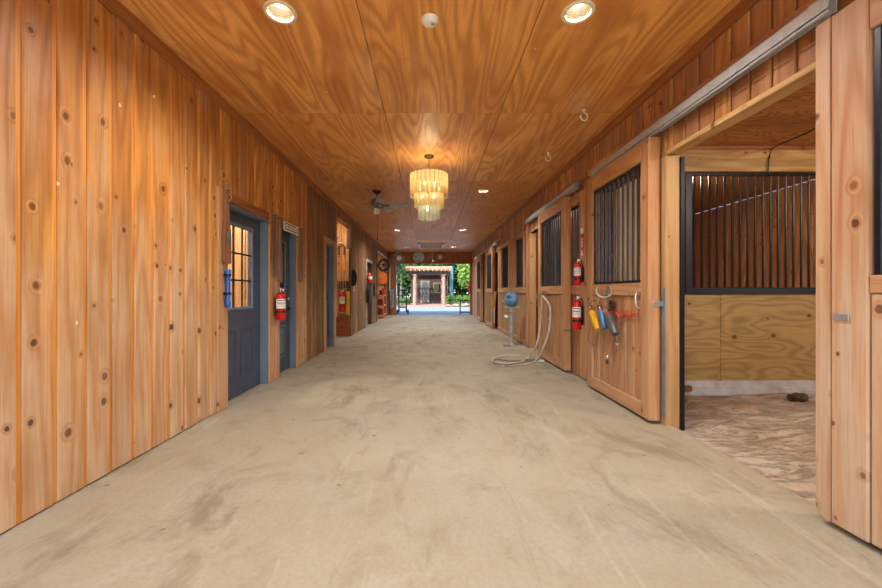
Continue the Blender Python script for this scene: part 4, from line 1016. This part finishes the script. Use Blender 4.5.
c0 = on_x(612, 305.5, 1.885)
t = thing('tape_roll', c0, 'olive roll of cord hung above the grey clipper', 'cord roll'); MB().tube([c0+Vector((0, .04*math.cos(a), .045*math.sin(a))) for a in [k*PI/8 for k in range(16)]], .017, 8, closed=True).build('roll', 'bronze', t)
MB().tube([c0+Vector((.03, 0, .04)), c0+Vector((-.02, 0, .04))], .005, 6).build('peg', 'ink', t)
t = thing('red_ribbon', on_x(625, 314, 1.89), 'tangled red ribbon strung across the boards of the stall door', 'ribbon')
pp = [(609, 313), (615, 311), (617, 316), (621, 318), (624, 312), (628, 311), (627, 317), (622, 315), (630, 316), (634, 313), (638, 312), (640, 310)]
MB().tube(smooth_path([on_x(a, b, 1.915-.012*(k % 2)) for k, (a, b) in enumerate(pp)], 6), .0055, 6).build('ribbon', 'redrope', t)
pp = [(616, 314), (620, 312), (626, 314), (632, 317), (636, 314)]
MB().tube(smooth_path([on_x(a, b, 1.912) for a, b in pp], 6), .0045, 6).build('ribbon_end', 'redrope', t)
t = thing('wire_bundle', on_x(598, 345, 1.9), 'thin grey cords dangling below the yellow and blue clippers', 'cord')
for pp in (((590, 328), (588, 337), (592, 345), (597, 343), (598, 332)), ((598, 331), (595, 345), (596, 360), (597, 366)), ((604, 330), (604.5, 345), (606, 354))):
    MB().tube(smooth_path([on_x(a, b, 1.899) for a, b in pp], 5), .0045, 6).build('cord', 'greyhose', t)
c0 = on_x(606.5, 357, 1.9)
t = thing('snap_hook', c0, 'small metal snap hook hanging lowest on the stall door boards', 'hook')
MB().tube([c0+Vector((0, .02*math.cos(a), .03*math.sin(a))) for a in [k*PI/6 for k in range(12)]], .006, 6, closed=True).build('hook_ring', 'chrome', t); MB().lathe([(0, 0), (.014, .006), (.014, .04), (0, .05)], c0+Vector((0, -.01, -.075)), 10).build('swivel', 'ink', t)

# hose on its hook with a floor loop
hk = on_x(545.5, 295, 1.895)
t = thing('hose_hook', (1.9, hk.y, hk.z), 'pair of round metal hooks holding the white hose on the stall door', 'hook')
for dy in (-.03, .07): MB().tube(smooth_path([(1.915, hk.y+dy, hk.z+.05), (1.86, hk.y+dy, hk.z+.06), (1.835, hk.y+dy, hk.z+.01), (1.85, hk.y+dy, hk.z-.03), (1.89, hk.y+dy, hk.z-.03)], 4), .007, 8).build('hook', 'tin', t)
def hose(name, pts, r, mat, label):
    t = thing(name, (pts[0].x, pts[0].y, 0), label, 'hose'); MB().tube(smooth_path(pts, 8), r, 8).build('hose_tube', mat, t); return t
H = lambda px, py, X: on_x(px, py, X)
top = hk+Vector((-.035, 0, .005))
s1 = [on_floor(520, 356, .015), on_floor(509, 355.5, .015), on_floor(497, 357, .015), on_floor(492, 360, .015), on_floor(499, 363, .015), on_floor(512, 363.5, .015), on_floor(522, 361, .016),
      on_floor(529, 356.5, .03), on_x(536.5, 345, 1.74), on_x(540, 327, 1.82), on_x(541.3, 310, 1.842), Vector((1.847, 6.12, 1.05)), Vector((1.846, 6.06, 1.085)), Vector((1.845, 5.98, 1.06)), on_x(549.3, 305, 1.842), on_x(550.2, 316, 1.838), on_x(548.5, 332, 1.82), on_x(543.5, 347, 1.77), on_floor(536.5, 359.5, .04), on_floor(529, 363.3, .016), on_floor(515, 365, .015), on_floor(502, 366, .015)]
hose('water_hose', s1, .015, 'hose', 'white hose looped over hooks on the stall door and down onto the floor')
hose('rubber_hose', [Vector((1.82, 6.3, .012)), on_floor(538, 359.5, .012), on_floor(525, 360, .012), on_floor(510, 361, .028), on_floor(498, 359.5, .028), on_floor(494, 362, .028), on_floor(505, 364.8, .034), on_floor(520, 362.9, .034), on_floor(535, 361, .012)], .010, 'greyhose', 'dark grey hose lying in a flat loop on the floor beneath the white hose')
p = on_floor(541, 362, 0)
tag(MB().box(p.x-.05, p.x+.05, p.y-.03, p.y+.03, .001, .03, .008).build('white_tag', 'white', None, (p.x, p.y, 0)), 'small white tag lying on the floor at the foot of the hose', 'tag')

# blue motor on a pedestal
bx, by = 1.72, 7.84
t = thing('motor_pedestal', (bx, by, 0), 'round blue motor on a grey steel pedestal beside the right wall', 'pedestal motor')
m = MB(); m.box(bx-.17, bx+.02, by-.09, by+.05, 0.001, .03, .008); m.box(bx-.02, bx+.22, by-.05, by+.06, .001, .022, .006); m.build('foot_plate', 'tin', t)
MB().lathe([(.06, .02), (.055, .06), (.040, .07), (.040, .70), (.05, .72), (.05, .76), (.03, .79), (.03, .815), (0, .815)], (bx, by, 0), 18).build('column', 'silver', t)
MB().box(bx-.15, bx+.15, by-.10, by+.10, .815, .833, .005).build('table_plate', 'plate', t)
mt = MB().lathe([(.0, -.14), (.07, -.138), (.115, -.11), (.145, -.05), (.15, .01), (.135, .075), (.10, .125), (.05, .155), (0, .162)], (bx, by, .975), 26).build('motor_housing', 'bluemotor', t)
MB().lathe([(0, -.05), (.07, -.05), (.075, 0), (.06, .03), (0, .035)], (bx-.06, by-.075, 1.075), 16, quat=Quaternion((0, 1, 0), -.9)).build('nose_cone', 'bluemotor', mt)
MB().lathe([(.07, -.006), (.078, 0), (.07, .006)], (bx-.06, by-.075, 1.075), 16, quat=Quaternion((0, 1, 0), -.9)).build('nose_band', 'black', mt)
MB().tube([(bx-.10, by+.02, .95), (bx-.19, by+.03, .96)], .010, 8).build('lever', 'yellow', t)
MB().box(bx-.15, bx-.08, by-.05, by+.0, .60, .66, .006).build('switch_box', 'white', t); MB().tube([(bx-.08, by-.02, .63), (bx, by, .64), ], .014, 6).build('switch_arm', 'galv', t)
t = thing('yellow_lead', (1.97, 11.2, 1.2), 'yellow looped strap and pale hose hanging in the gap of the ajar far stall door', 'strap')
MB().tube(smooth_path([(1.985, 11.1, 1.15), (1.93, 11.1, 1.0), (1.90, 11.14, .8), (1.95, 11.16, .7), (1.93, 11.14, 1.0), (1.98, 11.12, 1.15)], 5), .018, 6).build('strap_loop', 'yellow', t)
MB().tube(smooth_path([(1.98, 11.12, 1.14), (1.95, 11.2, .6), (1.95, 11.2, .2)], 5), .02, 6).build('hanging_hose', 'hose', t)
MB().tube([(2.05, 11.10, 1.15), (1.96, 11.10, 1.16)], .012, 6).build('peg', 'bronze', t)

# ------------------------------------------------------------------ garden beyond the far opening
def leaf_cloud(blobs, n, size, zmin=.02):
    m = MB()
    tot = sum(b[3]*b[4]*b[5] for b in blobs)
    for (x, y, z, rx, ry, rz) in blobs:
        for _ in range(int(n*rx*ry*rz/tot)):
            d = Vector((random.gauss(0, 1), random.gauss(0, 1), random.gauss(0, 1))).normalized()*(random.random()**.33)
            c = Vector((x+d.x*rx, y+d.y*ry, max(zmin, z+d.z*rz)))
            u = Vector((random.gauss(0, 1), random.gauss(0, 1), random.gauss(0, .6))).normalized(); v = u.orthogonal().normalized(); s = size*random.uniform(.6, 1.3)
            m.add([c-u*s, c-v*s*.45, c+u*s, c+v*s*.45], [(0, 1, 2, 3)], random.random())
    return m
def tree(x, y, h, r, mat, label, n=1800, trunk=.14, size=.17, bark='bark', low=.35):
    t = thing('tree', (x, y, -.02), label, 'tree', 'trees in the garden')
    m = MB(); m.tube(smooth_path([(x, y, -.02), (x+.1, y, h*.3), (x-.05, y+.1, h*.7)], 4), [trunk*(1-.07*k) for k in range(9)], 8)
    for k in range(4): a = k*1.7; m.tube([(x+.05, y, h*.4), (x+r*.5*math.cos(a), y+r*.5*math.sin(a), h*.7)], [trunk*.5, trunk*.2], 6)
    m.build('trunk', bark, t)
    bl = [(x+r*.55*math.cos(k*1.26), y+r*.55*math.sin(k*1.26), h*(low+.15+.42*((k*.37) % 1)), r*.62, r*.62, h*.2) for k in range(6)]+[(x, y, h*.78, r*.6, r*.6, h*.22)]
    leaf_cloud(bl, n, size).build('foliage', mat, t)
tree(-5.2, 33.5, 6.5, 2.0, 'leafdark', 'dark leafy tree behind the pergola on the far left')
tree(-3.2, 40, 7.5, 2.2, 'leafmid', 'tall leafy tree behind the garden house, left side')
tree(1.9, 43, 8.0, 2.0, 'leafdark', 'tall dark tree directly behind the garden house')
tree(3.6, 32.4, 4.6, 1.2, 'leaflight', 'bright yellow-green tree right of the teal post', 2600, .09, .15, low=.3)
tree(6.0, 37, 7.0, 1.9, 'leafdark', 'dark leafy tree at the right edge of the far opening', 2400)
tree(6.9, 43.2, 7.5, 2.0, 'leafmid', 'tall mid-green tree behind the yellow-green one', 2400)
tree(-2.62, 27.75, 4.4, .55, 'leafdark', 'slender pale-trunked tree just left of the pergola', 900, .07, .13, 'palebark', low=.5)
tree(-10.5, 38, 7.0, 3.0, 'leafmid', 'leafy tree far to the left of the garden', 1500)
tree(11.6, 38, 7.0, 2.6, 'leafmid', 'leafy tree far to the right of the garden', 1500)
t = thing('hedge', (2.4, 30.2, -.02), 'low clipped green hedge right of the pergola', 'hedge', 'hedges in the garden')
leaf_cloud([(1.5+.45*k, 30.2, .42, .4, .35, .42) for k in range(8)], 2400, .09).build('foliage', 'leafmid', t); MB().box(1.3, 4.9, 30.0, 30.4, -.02, .3).build('stem_mass', 'bark', t)
t = thing('hedge', (-3, 30.4, -.02), 'low green hedge left of the pergola', 'hedge', 'hedges in the garden')
leaf_cloud([(-1.9-.45*k, 30.4, .3, .4, .35, .32) for k in range(8)], 1800, .09).build('foliage', 'leafmid', t); MB().box(-5.3, -1.8, 30.2, 30.6, -.02, .2).build('stem_mass', 'bark', t)
m = leaf_cloud([(-16+2.0*k, 47+(k % 3), 2.6+.8*(k % 2), 1.8, 1.4, 2.8) for k in range(17)]+[(-18+2.2*k, 50, 3.4, 1.9, .6, 3.6) for k in range(17)], 26000, .30)
tag(m.build('background_foliage', 'leafdark', None, (0, 47, 0)), 'dense dark green foliage closing off the garden', 'foliage', None, 'stuff')
def rock(x, y, s, label):
    m = MB(); pr = [(0, -.1*s), (.8*s, 0), (1.0*s, .25*s), (.8*s, .55*s), (.4*s, .75*s), (0, .78*s)]; m.lathe(pr, (x, y, 0), 12)
    m.v = [(a+(mn.noise(Vector((a*3, b*3, c*3)))*.3*s), b+mn.noise(Vector((a*3+7, b*3, c*3)))*.25*s, c+(mn.noise(Vector((a*2, b*3+5, c*3)))*.15*s)) for a, b, c in m.v]
    tag(m.build('boulder', 'stone', None, (x, y, -.02)), label, 'boulder', 'boulders along the driveway')
rock(1.95, 27.95, .28, 'tan boulder at the driveway edge nearest the pergola post'); rock(2.65, 28.05, .32, 'tan boulder in the middle of the row along the driveway edge'); rock(3.3, 27.95, .25, 'tan boulder at the driveway edge furthest right'); rock(1.36, 27.85, .2, 'smallest tan boulder at the foot of the pergola post')
# pergola
PY0, PY1 = 28.7, 31.2
t = thing('pergola', (-.05, PY0, 0), 'garden pergola with pink columns and pale rafters across the driveway', 'pergola')
for x in (-1.19, 1.06):
    for y in (PY0, PY1): MB().lathe([(0, 0), (.2, 0), (.2, .08), (.15, .1), (.12, 2.38), (.17, 2.40), (.17, 2.48), (0, 2.48)], (x, y, -.02), 16).build('column', 'stucco', t)
for y in (PY0, PY1): MB().box(-1.9, 1.6, y-.07, y+.07, 2.46, 2.70, .01).build('beam', 'darkwood', t)
for k in range(11): x = -1.78+k*.33; MB().box(x-.04, x+.04, PY0-.55, PY1+.5, 2.70, 2.94, .01).build('rafter', 'lath', t)
for k in range(8): y = PY0-.45+k*.45; MB().box(-1.95, 1.65, y-.04, y+.04, 2.94, 3.04, .005).build('lath', 'lath', t)
struct(MB().box(-1.9, 1.7, 28.0, 33.0, -.02, .06).build('patio', 'paver'))
t = thing('garden_house', (-.1, 33, 0), 'small dark wooden garden house behind the pergola', 'house')
MB().box(-1.7, 1.55, 33.0, 35.5, .0, 2.6).build('wall', 'darkwood', t); MB().box(-2.0, 1.85, 32.6, 36, 2.6, 2.8, .02).build('roof', 'darkwood', t)
d = MB().box(-.85, -.05, 32.95, 33.0, .1, 2.1, .01).build('door', 'bark', t); MB().box(-.72, -.18, 32.94, 32.95, .9, 1.95).build('door_pane', 'greyplastic', d)
w = MB().box(.3, 1.0, 32.96, 33.0, 1.0, 1.9, .01).build('window_frame', 'bark', t); MB().box(.36, .94, 32.95, 32.96, 1.06, 1.84).build('window_pane', 'darkglass', w)
t = thing('teal_post', (1.85, 32.0, 0), 'tall teal post standing between the pergola and the yellow-green tree', 'post')
MB().box(1.7, 2.0, 31.85, 32.15, -.02, 3.2, .02).build('shaft', 'teal', t); MB().box(1.66, 2.04, 31.81, 32.19, 3.2, 3.3, .02).build('cap', 'teal', t)

# ------------------------------------------------------------------ light
w = bpy.data.worlds.new('sky'); SC.world = w; w.use_nodes = True; nt = w.node_tree; nt.nodes.clear()
sky = nt.nodes.new('ShaderNodeTexSky'); sky.sky_type = 'NISHITA'; sky.sun_disc = False; sky.sun_elevation = math.radians(50); sky.sun_rotation = math.radians(200)
bg = nt.nodes.new('ShaderNodeBackground'); bg.inputs[1].default_value = 0.46
ow = nt.nodes.new('ShaderNodeOutputWorld'); nt.links.new(sky.outputs[0], bg.inputs[0]); nt.links.new(bg.outputs[0], ow.inputs[0])
s = bpy.data.lights.new('sun', 'SUN'); s.energy = 7.5; s.angle = math.radians(1.0); s.color = (1, .95, .86)
so = bpy.data.objects.new('sun', s); COL.objects.link(so)
sd = Vector((-.35, -.75, .78)).normalized()           # towards the sun
so.rotation_euler = sd.to_track_quat('Z', 'Y').to_euler()
def lamp(name, loc, e, col=(1, .85, .65), size=.12):  # bare point light without a fixture
    l = bpy.data.lights.new(name, 'POINT'); l.energy = e; l.color = col; l.shadow_soft_size = size
    o = bpy.data.objects.new(name, l); o.location = loc; COL.objects.link(o)
lamp('tack_room_fill', (-3.2, 3.9, 2.5), 150, (1, .95, .85)); lamp('alcove_fill', (-2.6, 8.7, 2.7), 25, (1, .95, .85)); lamp('far_alcove_fill', (-2.45, 15.4, 2.6), 22, (1, .95, .85))  # unseen fill lights without fixtures, added to brighten tack room and alcoves
lamp('stall_fill', (4.2, 1.5, 2.7), 130, (1, .95, .85)); lamp('second_stall_fill', (3.2, 5.0, 2.7), 60)  # added fill above the stalls, out of view, no fixture modelled

# ------------------------------------------------------------------ camera
cam = bpy.data.cameras.new('camera'); cam.sensor_width = 36; cam.sensor_fit = 'HORIZONTAL'; cam.lens = 36*F/882
cam.shift_x = (441-CX)/882; cam.shift_y = -(294-CY)/882; cam.clip_start = .05; cam.clip_end = 300
co = bpy.data.objects.new('camera', cam); co.location = (0, 0, CH); co.rotation_euler = (PI/2, 0, 0); COL.objects.link(co); SC.camera = co
SC.view_settings.view_transform = 'Standard'; SC.view_settings.look = 'None'; SC.view_settings.gamma = 1; SC.view_settings.use_curve_mapping = False
SC.view_settings.exposure = 0.15
SC.cycles.use_denoising = True
SC.cycles.max_bounces = 10; SC.cycles.diffuse_bounces = 6; SC.cycles.transparent_max_bounces = 24; SC.cycles.sample_clamp_indirect = 8
